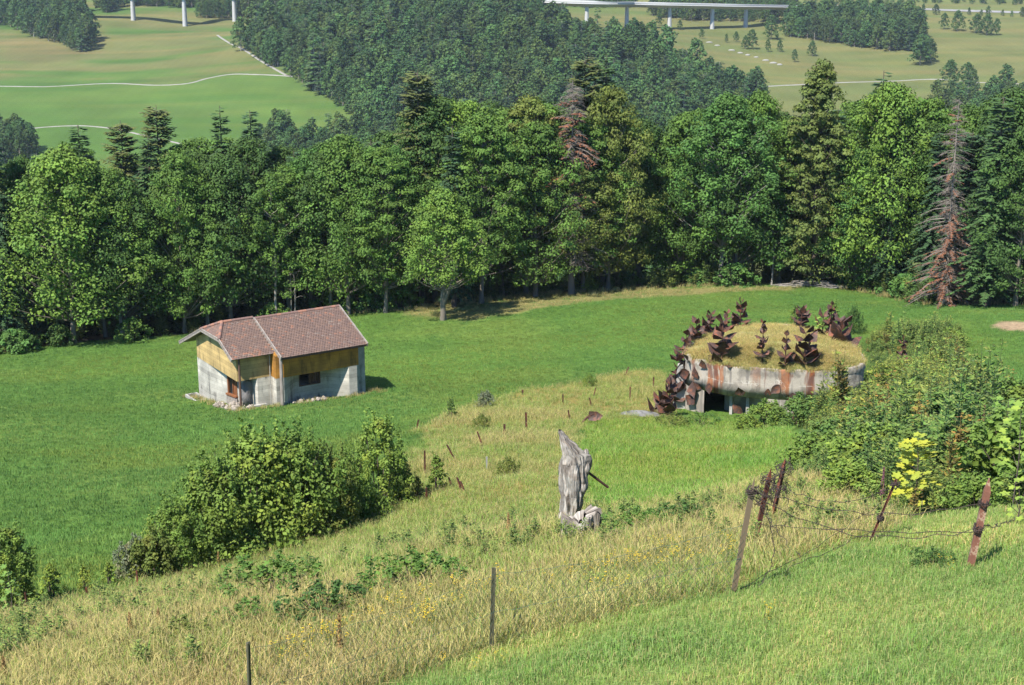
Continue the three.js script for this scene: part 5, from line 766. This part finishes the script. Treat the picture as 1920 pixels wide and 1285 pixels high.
// ------------------------------------------------------------------ grass, weeds and thicket
function tuftGeo(seed, n, rad, h0, h1, wid, bend, shades, seedHead = 0) {
  const r = rngOf(seed), g = new GB();
  for (let k = 0; k < n; k++) {
    const a = r() * 6.283, q = rad * Math.sqrt(r()), x = Math.cos(a) * q, z = Math.sin(a) * q, h = lerp(h0, h1, r()), b = r() * 6.283, l = bend * h * (0.3 + r()), dx = Math.cos(b) * l, dz = Math.sin(b) * l, s = r() * 6.283, wx = Math.cos(s) * wid / 2, wz = Math.sin(s) * wid / 2, c = mulc(shades[Math.floor(r() * shades.length)], 0.8 + 0.4 * r());
    const p0 = g.v(x - wx, -0.05, z - wz, c), p1 = g.v(x + wx, -0.05, z + wz, c), p2 = g.v(x + dx * 0.35 + wx * 0.7, h * 0.6, z + dz * 0.35 + wz * 0.7, c), p3 = g.v(x + dx * 0.35 - wx * 0.7, h * 0.6, z + dz * 0.35 - wz * 0.7, c), p4 = g.v(x + dx, h * (1 - 0.25 * bend), z + dz, c);
    g.quad(p0, p1, p2, p3); g.tri(p3, p2, p4);
    if (r() < seedHead) { const e = mulc([0.40, 0.33, 0.16], 0.8 + 0.4 * r()), y = h * (1 - 0.25 * bend); g.leaf(x + dx, y - 0.03, z + dz, Math.cos(s), 0, Math.sin(s), 0.15, 0.98, 0.1, 0.10, 0.02, e); }
  }
  return g.geo();
}
const GRASS = new THREE.MeshPhysicalMaterial({ vertexColors: true, roughness: 0.8, transmission: 0.25, thickness: 0, specularIntensity: 0.3, side: THREE.DoubleSide });
const WEED = new THREE.MeshPhysicalMaterial({ vertexColors: true, roughness: 0.75, transmission: 0.25, thickness: 0, specularIntensity: 0.4, side: THREE.DoubleSide });
function scatter(name, label, category, geos, mat, d0, d1, gap, accept, scale, tint, seed) {
  const r = rngOf(seed), lists = geos.map(() => []);
  for (let d = d0; d < d1;) {
    const s = gap(d), w = d * 0.345 + 2.5;
    for (let x = -w; x < w; x += s) { const qx = x + (r() - 0.5) * s * 1.5, qz = -d - (r() - 0.5) * s * 1.5, k = accept(qx, qz); if (k > 0 && r() < k) lists[Math.floor(r() * geos.length)].push([qx, qz]); }
    d += s;
  }
  const root = group(name); tag(root, label, category, undefined, 'stuff');
  const m = new THREE.Matrix4(), q = new THREE.Quaternion(), c = new THREE.Color(); let total = 0;
  lists.forEach((list, i) => { if (!list.length) return; total += list.length; const im = new THREE.InstancedMesh(geos[i], mat, list.length); im.name = 'blades'; im.userData.kind = 'stuff'; list.forEach(([x, z], k) => { const s = scale(x, z, r); q.setFromAxisAngle(V(0, 1, 0), r() * 6.283); m.compose(V(x, height(x, z), z), q, V(...(Array.isArray(s) ? s : [s, s, s]))); im.setMatrixAt(k, m); const t = tint(x, z, r); c.setRGB(t[0], t[1], t[2]); im.setColorAt(k, c); }); root.add(im); });
  put(root); console.log(name, total);
}
const gs = { green: [0.15, 0.24, 0.055], lime: [0.22, 0.30, 0.055], deep: [0.115, 0.215, 0.048], straw: [0.50, 0.405, 0.165], tan: [0.38, 0.31, 0.13], olive: [0.23, 0.225, 0.06], pale: [0.31, 0.37, 0.12] };
const I = (a, x, z) => inside(AREA[a], x, z), wob = (x, z, k) => (fbm(x * 0.35, z * 0.35, 3, 3) - 0.5) * k;
const houseBox = (x, z) => { const dx = x - hP.x, dz = z - hP.z, c = Math.cos(hA), s = Math.sin(hA), u = dx * c - dz * s, v = -(dx * s + dz * c); return u > -2.95 && u < 7.4 && v > 0.4 && v < 9; };
const bunkerIn = (x, z) => ringShare(x - bk.x, z - bk.z) < 1.02;
const lawnG = [1, 2, 3].map((k) => tuftGeo(k, 56, 0.22, 0.03, 0.095, 0.009, 1.0, [[0.23, 0.34, 0.08], [0.27, 0.37, 0.09], gs.pale, gs.lime, [0.21, 0.32, 0.07], gs.pale, gs.straw]));
scatter('lawn_grass', 'short light green grass in front of the fence', 'grass', lawnG, GRASS, 11, 36, () => 0.17, (x, z) => (I('lawn', x, z) + wob(x, z, 0.8) > 0 ? 1 : 0), (x, z, r) => 0.7 + 0.5 * r() + 0.5 * smooth(0.5, 0.75, fbm(x * 0.5, z * 0.5, 44, 3)), (x, z, r) => { const n = fbm(x * 0.35, z * 0.35, 41, 4), k = (0.9 + 0.2 * r()) * 1.06, y = smooth(0.35, 0.68, n); return [k * lerp(0.72, 1.2, y), k * lerp(0.85, 1.08, y), k * lerp(0.8, 1.1, y)]; }, 301);
const dryG = [1, 2, 3].map((k) => tuftGeo(20 + k, 66, 0.28, 0.10, 0.38, 0.0075, 1.0, [gs.straw, gs.tan, gs.olive, gs.lime, gs.straw, gs.tan, gs.green, gs.straw], 0.12));
const limeG = [1, 2].map((k) => tuftGeo(30 + k, 46, 0.26, 0.14, 0.34, 0.013, 0.8, [gs.lime, gs.green, gs.pale, gs.lime, gs.straw], 0.05));
const inDry = (x, z) => { const lawn = I('lawn', x, z) + wob(x, z, 0.8) > 0; return !lawn && I('dry', x, z) + wob(x, z, 2.5) > 0 && I('mound', x, z) < 0 && !bunkerIn(x, z); };
const limeZone = area([[540, 1030], [760, 955], [900, 905], [1085, 870], [1085, 965], [900, 1010], [640, 1080], [480, 1090]]);
const dryMix = (x, z) => clamp(smooth(0.36, 0.62, fbm(x * 0.16, z * 0.16, 47, 4)) - 0.75 * smooth(-1.5, 1.5, inside(limeZone, x, z)), 0.05, 1);
scatter('dry_grass', 'tall straw coloured grass covering the slope behind the fence', 'grass', dryG, GRASS, 17, 122, (d) => 0.22 + d * 0.0032, (x, z) => (inDry(x, z) ? 0.35 + 0.65 * dryMix(x, z) : 0), (x, z, r) => (0.65 + 0.7 * r()) * (0.75 + 0.5 * dryMix(x, z)), (x, z, r) => { const k = 0.85 + 0.35 * r(), g = fbm(x * 0.3, z * 0.3, 49, 3); return [k * lerp(0.85, 1.1, g), k, k * lerp(0.8, 1.05, g)]; }, 302);
scatter('green_grass', 'fresh lime green grass in strips on the dry slope', 'grass', limeG, GRASS, 17, 122, (d) => 0.24 + d * 0.0034, (x, z) => (inDry(x, z) ? 0.95 - 0.85 * dryMix(x, z) : 0), (x, z, r) => 0.7 + 0.6 * r(), (x, z, r) => { const k = 0.85 + 0.3 * r(); return [k, k, k]; }, 303);
scatter('mound_grass', 'bright green grass on the mound before the bunker', 'grass', limeG, GRASS, 36, 100, (d) => 0.2 + d * 0.003, (x, z) => (I('mound', x, z) + wob(x, z, 1.5) > 0 && !bunkerIn(x, z) ? 1 : 0), (x, z, r) => 0.7 + 0.6 * r(), (x, z, r) => { const k = 0.85 + 0.3 * r(), n = fbm(x * 0.3, z * 0.3, 55, 3); return [k * lerp(0.65, 1.0, n), k * 0.98, k * 0.7]; }, 304);
const meadowG = [1, 2].map((k) => tuftGeo(40 + k, 40, 0.42, 0.06, 0.15, 0.026, 0.8, [gs.deep, gs.deep, gs.green, [0.135, 0.24, 0.053], [0.105, 0.21, 0.046]]));
scatter('meadow_grass', 'short rich green grass of the wide meadow', 'grass', meadowG, GRASS, 48, 172, (d) => 0.34 + d * 0.0026, (x, z) => { if (I('dry', x, z) + wob(x, z, 2.5) > 0 || I('mound', x, z) > 0 || I('thicket', x, z) > 0 || I('forest', x, z) + wob(x, z, 2) > 0 || I('soil', x, z) + wob(x, z, 1.2) > 0 || houseBox(x, z) || bunkerIn(x, z)) return 0; return I('tan', x, z) + wob(x, z, 3) > 0 ? 0.25 : 1; }, (x, z, r) => 0.75 + 0.5 * r(), (x, z, r) => { const n = fbm(x * 0.09, z * 0.09, 57, 4), f = fbm(x * 0.02, z * 0.16, 58, 3), k = (0.86 + 0.28 * r()) * lerp(0.74, 1.22, f), y = smooth(0.46, 0.7, n); return [k * lerp(0.92, 1.5, y), k * lerp(1, 1.12, y), k]; }, 305);
const edgeG = [1, 2].map((k) => tuftGeo(50 + k, 40, 0.35, 0.2, 0.6, 0.022, 0.5, [gs.straw, gs.tan, gs.olive, gs.green], 0.3));
scatter('edge_grass', 'straw coloured grass strip along the forest edge', 'grass', edgeG, GRASS, 138, 178, () => 0.6, (x, z) => { const t = I('tan', x, z) + wob(x, z, 3), f = I('forest', x, z); return t > 0 && f < 0.5 ? (f > -2.2 ? 0.9 : 0.3) : f > -1.2 && f < 1 && x > -32 ? 0.4 : 0; }, (x, z, r) => 0.35 + 0.5 * r() * (1 + smooth(-2.5, 0, I('forest', x, z))), (x, z, r) => { const k = 0.85 + 0.35 * r(); return [k, k, k]; }, 306);
scatter('wall_foot_grass', 'dry grass along the foot of the house walls', 'grass', edgeG, GRASS, 104, 124, () => 0.3, (x, z) => { const dx = x - hP.x, dz = z - hP.z, c = Math.cos(hA), s = Math.sin(hA), u = dx * c - dz * s, v = -(dx * s + dz * c); const out = Math.max(-2.9 - u, u - 7.4, 0.45 - v, v - 9); return out > 0.05 && out < 1.0 ? 0.8 - 0.7 * out : 0; }, (x, z, r) => 0.35 + 0.5 * r(), (x, z, r) => { const k = 0.9 + 0.3 * r(); return [k, k * 0.98, k]; }, 307);
{ // grass on the bunker cap
  const r = rngOf(71), n = 2600, geos = dryG, root = group('roof_grass'); tag(root, 'dry tawny grass growing on top of the round bunker', 'grass', undefined, 'stuff'); const m = new THREE.Matrix4(), q = new THREE.Quaternion(), c = new THREE.Color();
  geos.forEach((g) => { const im = new THREE.InstancedMesh(g, GRASS, n / 2); im.name = 'blades'; im.userData.kind = 'stuff'; for (let k = 0; k < n / 2; k++) { const a = r() * 6.283, t = Math.sqrt(r()), R = BR - 0.12, [x, z] = ring(a, t * R), y = 0.85 * (1 - t * t) - 0.1; const s = 0.7 + 0.6 * r(); q.setFromAxisAngle(V(0, 1, 0), r() * 6.28); m.compose(V(bk.x + x, bk.y + y, bk.z + z), q, V(s, s * 0.9, s)); im.setMatrixAt(k, m); const v = 0.85 + 0.35 * r(), gsh = fbm(x * 0.7 + 5, z * 0.7, 6, 3); c.setRGB(v * lerp(1.0, 1.3, gsh), v * 1.08, v * 0.95); im.setColorAt(k, c); } root.add(im); });
  put(root);
}
// undergrowth below the forest, herbs and brambles of the thicket
function herbGeo(seed, h, rad, n, size, shades) { const r = rngOf(seed), g = new GB(); for (let s = 0; s < 4; s++) { const a = s * 1.57 + r(), lx = Math.cos(a) * rad * 0.7 * r(), lz = Math.sin(a) * rad * 0.7 * r(), hh = h * (0.6 + 0.4 * r()); g.tube([V(lx * 0.3, -0.1, lz * 0.3), V(lx, hh, lz)], [0.012, 0.005], 3, [0.12, 0.15, 0.05], false); for (let k = 0; k < n / 4; k++) { const t = Math.pow(r(), 0.7), c = mulc(shades[Math.floor(r() * shades.length)], 0.8 + 0.4 * r()), an = r() * 6.28, up = 0.2 + 0.4 * r(), td = norm3([Math.cos(an), up - 0.5 * t * 0.4, Math.sin(an)]), nn0 = norm3([(r() - 0.5) * 0.8, 1, (r() - 0.5) * 0.8]), dt = nn0[0] * td[0] + nn0[1] * td[1] + nn0[2] * td[2], nn = norm3([nn0[0] - dt * td[0], nn0[1] - dt * td[1], nn0[2] - dt * td[2]]), o = rad * 0.45 * r() * (1.15 - t), sz = size * (0.6 + 0.8 * r()) * (1.2 - 0.5 * t); g.leaf(lx * t + Math.cos(an) * o, hh * t, lz * t + Math.sin(an) * o, nn[0], nn[1], nn[2], td[0], td[1], td[2], sz, sz * 0.55, c, -0.1); } } return g.geo(); }
const hg = [[0.105, 0.165, 0.030], [0.16, 0.215, 0.036], [0.22, 0.25, 0.048], [0.115, 0.180, 0.036], [0.28, 0.27, 0.06]];
const herbs = [herbGeo(1, 1.3, 0.55, 150, 0.16, hg), herbGeo(2, 1.0, 0.6, 150, 0.135, hg.slice(1)), herbGeo(3, 1.6, 0.5, 150, 0.14, hg.slice(0, 3)), herbGeo(4, 0.8, 0.6, 170, 0.10, [hg[2], hg[4], hg[1]])];
scatter('thicket_undergrowth', 'tangled green weeds and brambles right of the bunker', 'undergrowth', herbs, WEED, 26, 140, (d) => 0.38 + d * 0.0014, (x, z) => { const t = I('thicket', x, z) + wob(x, z, 2); return t > 0 && !bunkerIn(x, z) ? smooth(0, 1, t) * 0.9 + 0.1 : 0; }, (x, z, r) => { const t = I('thicket', x, z), n = fbm(x * 0.28, z * 0.28, 61, 3), s = (0.25 + 1.3 * smooth(0.25, 0.75, n) + 0.5 * r()) * (0.5 + 0.5 * smooth(0, 2.5, t)) * (1 - 0.12 * smooth(60, 100, -z)); return [s * 1.05, s * (r() < 0.15 ? 1.7 : 1), s * 1.05]; }, (x, z, r) => { const n = smooth(0.25, 0.75, fbm(x * 0.3, z * 0.3, 63, 3)), k = (0.75 + 0.5 * r()) * (0.7 + 0.5 * fbm(x * 0.6, z * 0.6, 64, 2)); return r() < 0.05 ? [k * 1.25, k * 0.75, k * 0.8] : [k * lerp(0.68, 1.22, n), k * lerp(0.92, 1.15, n), k]; }, 311);
scatter('forest_undergrowth', 'dark leafy undergrowth beneath the forest trees', 'undergrowth', herbs, WEED, 146, 205, () => 1.25, (x, z) => { const f = I('forest', x, z); return f > 0.6 && f < 26 ? 0.75 : 0; }, (x, z, r) => 1.1 + 1.4 * r(), (x, z, r) => { const k = 0.7 + 0.4 * r(); return [k * 0.9, k, k * 0.9]; }, 312);
scatter('slope_weeds', 'scattered leafy weeds among the tall grass near the mesh fence', 'weeds', [herbs[3], herbs[1]], WEED, 18, 46, () => 0.5, (x, z) => (inDry(x, z) ? 0.8 * smooth(0.46, 0.66, fbm(x * 0.3, z * 0.3, 65, 3)) : 0), (x, z, r) => 0.3 + 0.5 * r(), (x, z, r) => { const k = 0.85 + 0.3 * r(); return [k * 0.9, k, k * 1.1]; }, 313);
{ // yellow flowers on stems by the fence
  const g = new GB(), r = rngOf(6); for (let k = 0; k < 7; k++) { const x = (r() - 0.5) * 0.3, z = (r() - 0.5) * 0.3, h = 0.3 + 0.3 * r(); g.tube([V(x * 0.3, 0, z * 0.3), V(x, h, z)], [0.004, 0.003], 3, [0.14, 0.17, 0.05], false); for (let q = 0; q < 4; q++) { const u = unit(r); g.leaf(x + u[0] * 0.03, h + u[1] * 0.03, z + u[2] * 0.03, u[0] * 0.3, 0.95, u[2] * 0.3, 0.9, 0.1, 0.3, 0.03, 0.03, [0.66, 0.46, 0.03]); } }
  const fl = [[745, 1190, 1.6], [840, 1150, 1.2], [1060, 1110, 1.2], [1180, 1085, 1.6], [1280, 1075, 1.2], [990, 1130, 1.0], [1240, 1050, 1.0], [700, 1215, 1.0], [1120, 1140, 0.8], [880, 1265, 0.8], [1620, 1205, 0.6], [1440, 1180, 0.5], [1790, 1100, 0.5], [600, 1240, 1.0]].map(([a, b, w]) => [spot(a, b, 10), w]);
  scatter('yellow_flowers', 'small yellow flowers scattered along the mesh fence', 'flowers', [g.geo()], WEED, 15, 34, () => 0.3, (x, z) => { let k = 0; for (const [p, w] of fl) { const e = Math.hypot(x - p.x, (z - p.z) * 0.8); k = Math.max(k, 0.45 * (1 - e / w)); } return k; }, (x, z, r) => (I('lawn', x, z) > 0 ? 0.4 : 0.7) + 0.4 * r(), () => [1, 1, 1], 314);
}
console.log('grass done');
// shrubs of the thicket
for (const [px, py, h, sh, lf, w, label] of [
  [1500, 800, 1.6, 'weedy', 'bushDeep', 1.2, 'leafy shrub hiding the wall foot at the bunker front'], [1440, 806, 1.5, 'weedy', 'bush', 1.2, 'shrub below the embrasure of the bunker'], [1545, 795, 1.3, 'weedy', 'bushDeep', 1.0, 'shrub rising before the right part of the bunker wall'], [1590, 780, 1.1, 'weedy', 'bush', 1.2, 'shrub at the right end of the bunker wall'], [1400, 812, 1.0, 'weedy', 'bushLight', 1.1, 'low light shrub left of the bunker front shrubs'],
  [1600, 625, 2.2, 'nearRound', 'dark', 0.75, 'dark round shrub behind the bunker at the right'], [1560, 612, 2.2, 'slim', 'bush', 1.6, 'leafy shrub round the steel plant tip behind the bunker'], [1492, 612, 1.9, 'slim', 'bush', 1.7, 'green shrub at the middle of the back rim'], [1660, 640, 1.1, 'weedy', 'bush', 1.4, 'low shrub right of the dark round one'], [1720, 640, 1.2, 'weedy', 'bush', 1.5, 'shrub on the upper margin of the thicket'], [1780, 650, 1.4, 'weedy', 'bushLight', 1.5, 'olive shrub at the upper right corner of the thicket'],
  [1750, 700, 1.3, 'weedy', 'bushLight', 1.5, 'olive shrub in the middle of the thicket'], [1650, 720, 1.2, 'weedy', 'bushLight', 1.4, 'light shrub left of the lone steel plant'], [1830, 760, 1.4, 'weedy', 'bush', 1.5, 'shrub on the right margin of the thicket'], [1900, 800, 1.8, 'weedy', 'bush', 1.4, 'shrub at the right edge above the yellow leaved sapling'],
  [1590, 870, 1.9, 'weedy', 'bushDeep', 1.4, 'dark leafy shrub behind the thin rod'], [1540, 890, 1.4, 'weedy', 'bush', 1.3, 'leafy shrub behind the farther red post'], [1640, 900, 1.5, 'weedy', 'bushLight', 1.3, 'yellowish shrub left of the yellow sapling'], [1680, 880, 1.5, 'weedy', 'bushDeep', 1.2, 'shrub just behind the yellow sapling'], [1790, 900, 1.7, 'weedy', 'bushDeep', 1.3, 'dark shrub right of the yellow sapling'], [1850, 900, 1.4, 'weedy', 'dark', 1.3, 'dark shrub behind the pointed post'], [1905, 930, 1.8, 'weedy', 'bush', 1.3, 'leafy shrub at the right edge behind the pointed post'], [1830, 960, 0.8, 'weedy', 'bush', 1.2, 'low shrub left behind the pointed post'], [1600, 930, 0.9, 'weedy', 'bushLight', 1.4, 'low olive shrub before the thin rod'],
  [1700, 800, 1.3, 'weedy', 'bush', 1.5, 'broad shrub in the thicket above the yellow sapling'], [1620, 820, 1.3, 'weedy', 'bushDeep', 1.5, 'broad dark shrub in the thicket left of centre'],
]) S(px, py, h, { nearRound: 3.4, slim: 2.4, weedy: 1.7 }[sh], SH[sh], LEAF[lf], px * 0.41, w, label, 'shrubs of the thicket');
// saplings with large lobed leaves, each leaf a part
{
  const lobed = (() => { const g = new GB(), n = 15, c = [1, 1, 1], m = g.v(0, 0.42, 0.06, c), ring = []; for (let k = 0; k < n; k++) { const a = -Math.PI / 2 + (k + 0.5) / n * 2 * Math.PI, rr = 0.5 * (0.78 + 0.24 * Math.cos(a * 5 + Math.PI / 2)); ring.push(g.v(Math.cos(a) * rr * 1.05, 0.42 + Math.sin(a) * rr, -0.04 * Math.abs(Math.cos(a)), c)); } for (let k = 0; k < n; k++) g.tri(m, ring[k], ring[(k + 1) % n]); return g.geo(); })();
  const mats = { y: [leafMat(0.40, 0.40, 0.035), leafMat(0.32, 0.36, 0.04)], l: [leafMat(0.27, 0.36, 0.05), leafMat(0.20, 0.30, 0.045)], m: [leafMat(0.13, 0.24, 0.04), leafMat(0.17, 0.28, 0.045)] };
  for (const [px, py, h, w, n, kind, size, label] of [[1712, 962, 1.75, 0.62, 90, 'y', 0.24, 'bright yellow leaved maple sapling in the thicket'], [1898, 955, 2.2, 0.7, 60, 'l', 0.19, 'lime green maple sapling at the right edge'], [1556, 640, 1.3, 0.45, 24, 'l', 0.24, 'lime leaved sapling between the steel plants on the back rim'], [1905, 985, 0.7, 0.35, 16, 'l', 0.15, 'small lime sapling right of the pointed post'], [1880, 880, 2.0, 0.8, 44, 'm', 0.2, 'green maple sapling above the lime one'], [22, 1160, 1.5, 0.7, 36, 'm', 0.2, 'leafy maple sapling at the foot of the left edge tree']]) {
    const p = py === 640 ? V(bk.x + 3.7, bk.y + 0.1, bk.z - 4.6) : spot(px, py, 14), g = group('maple_sapling', [p.x, p.y, p.z]), r = rngOf(px), st = new GB(); st.tube([V(0, -0.1, 0), V(0.05, h * 0.5, 0), V(0, h, 0)], [0.018, 0.013, 0.006], 4, [1, 1, 1]); for (let k = 0; k < 7; k++) { const y = h * (0.25 + 0.6 * k / 7), a = k * 2.4; st.tube([V(0.03, y, 0), V(Math.cos(a) * w * 0.7, y + 0.2, Math.sin(a) * w * 0.7)], [0.008, 0.004], 3, [1, 1, 1], false); } mesh('stem', st.geo(), BARK.dark, g);
    for (let k = 0; k < n; k++) { const t = Math.pow(r(), 0.8), a = r() * 6.283, q = w * (1 - 0.55 * t) * (0.3 + 0.7 * r()), m = mesh('leaf', lobed, mats[kind][k % 2], g), s = size * (0.7 + 0.6 * r()); m.position.set(Math.cos(a) * q, h * (0.12 + 0.9 * t), Math.sin(a) * q); m.rotation.set(1.0 + 0.5 * r(), a > 3.14 ? -a : a, (r() - 0.5) * 1.0, 'YXZ'); m.scale.setScalar(s); }
    tag(g, label, 'sapling', 'maple saplings'); put(g);
  }
}
// dry seed stalks
{
  const seedMat = [std({ color: rgb(0.155, 0.08, 0.048), vertexColors: true }), std({ color: rgb(0.30, 0.19, 0.07), vertexColors: true }), std({ color: rgb(0.17, 0.07, 0.09), vertexColors: true })];
  for (const [px, py, h, k, label, w = 1] of [[1735, 850, 1.5, 0, 'rusty brown dock plant above the yellow sapling', 2.2], [1640, 870, 1.4, 2, 'dark reddish seed stalk left of the yellow sapling', 1.2], [1615, 905, 1.2, 0, 'rusty dock stalk behind the thin rod', 1.8], [1745, 915, 0.9, 0, 'rusty dock stalk touching the yellow sapling', 1.8], [1795, 890, 1.1, 0, 'rusty dock stalk right of the yellow sapling', 1.8], [1652, 960, 1.1, 2, 'dark seed stalk beside the thin rod'], [638, 1250, 0.95, 1, 'brown mullein stalk below the bramble patch'], [245, 1200, 0.6, 1, 'brown stalk on the lower left slope'], [298, 1180, 0.5, 1, 'second brown stalk on the lower left slope'], [10, 1285, 0.55, 1, 'brown stalk in the bottom left corner'], [953, 1010, 0.7, 1, 'rusty stalk above the mesh fence post'], [1500, 860, 1.0, 2, 'purplish seed stalk left of the thicket'], [410, 1065, 0.6, 1, 'brown stalk below the big bush'], [1480, 900, 1.0, 2, 'purple headed thistle by the farther red post'], [1680, 850, 1.5, 0, 'rusty stalk left above the yellow sapling', 1.6], [1770, 860, 1.5, 2, 'purplish stalk right above the yellow sapling', 1.3], [1600, 860, 1.5, 2, 'dark purplish stalk above the farther red post', 1.3], [1840, 840, 1.6, 0, 'rusty stalk behind the pointed post', 1.5], [1700, 760, 1.8, 0, 'rusty stalk in the middle of the thicket', 1.6], [1560, 850, 1.4, 0, 'rusty stalk at the left of the thicket', 1.5], [1800, 760, 1.8, 2, 'purplish stalk in the upper thicket', 1.4]]) {
    const p = spot(px, py, 12), g = group('seed_stalk', [p.x, p.y, p.z]), r = rngOf(px + 1), st = new GB(), sd = new GB(); st.tube([V(0, -0.1, 0), V(0.03, h, 0)], [0.012, 0.006], 4, [1, 1, 1]); mesh('stem', st.geo(), seedMat[1], g);
    for (let q = 0; q < 150; q++) { const t = r(), a = r() * 6.28, o = 0.05 * w * (1.1 - t) * (0.5 + r()), c = 0.7 + 0.6 * r(); sd.leaf(Math.cos(a) * o, h * (0.35 + 0.65 * t), Math.sin(a) * o, Math.cos(a), 0.2, Math.sin(a), 0, 1, 0, 0.05, 0.035, [c, c, c]); }
    const m = mesh('seed_head', sd.geo(), seedMat[k], g); m.userData.kind = 'stuff'; tag(g, label, 'seed stalk', 'dry seed stalks'); put(g);
  }
}
// ------------------------------------------------------------------ END
renderer.render(scene, camera);
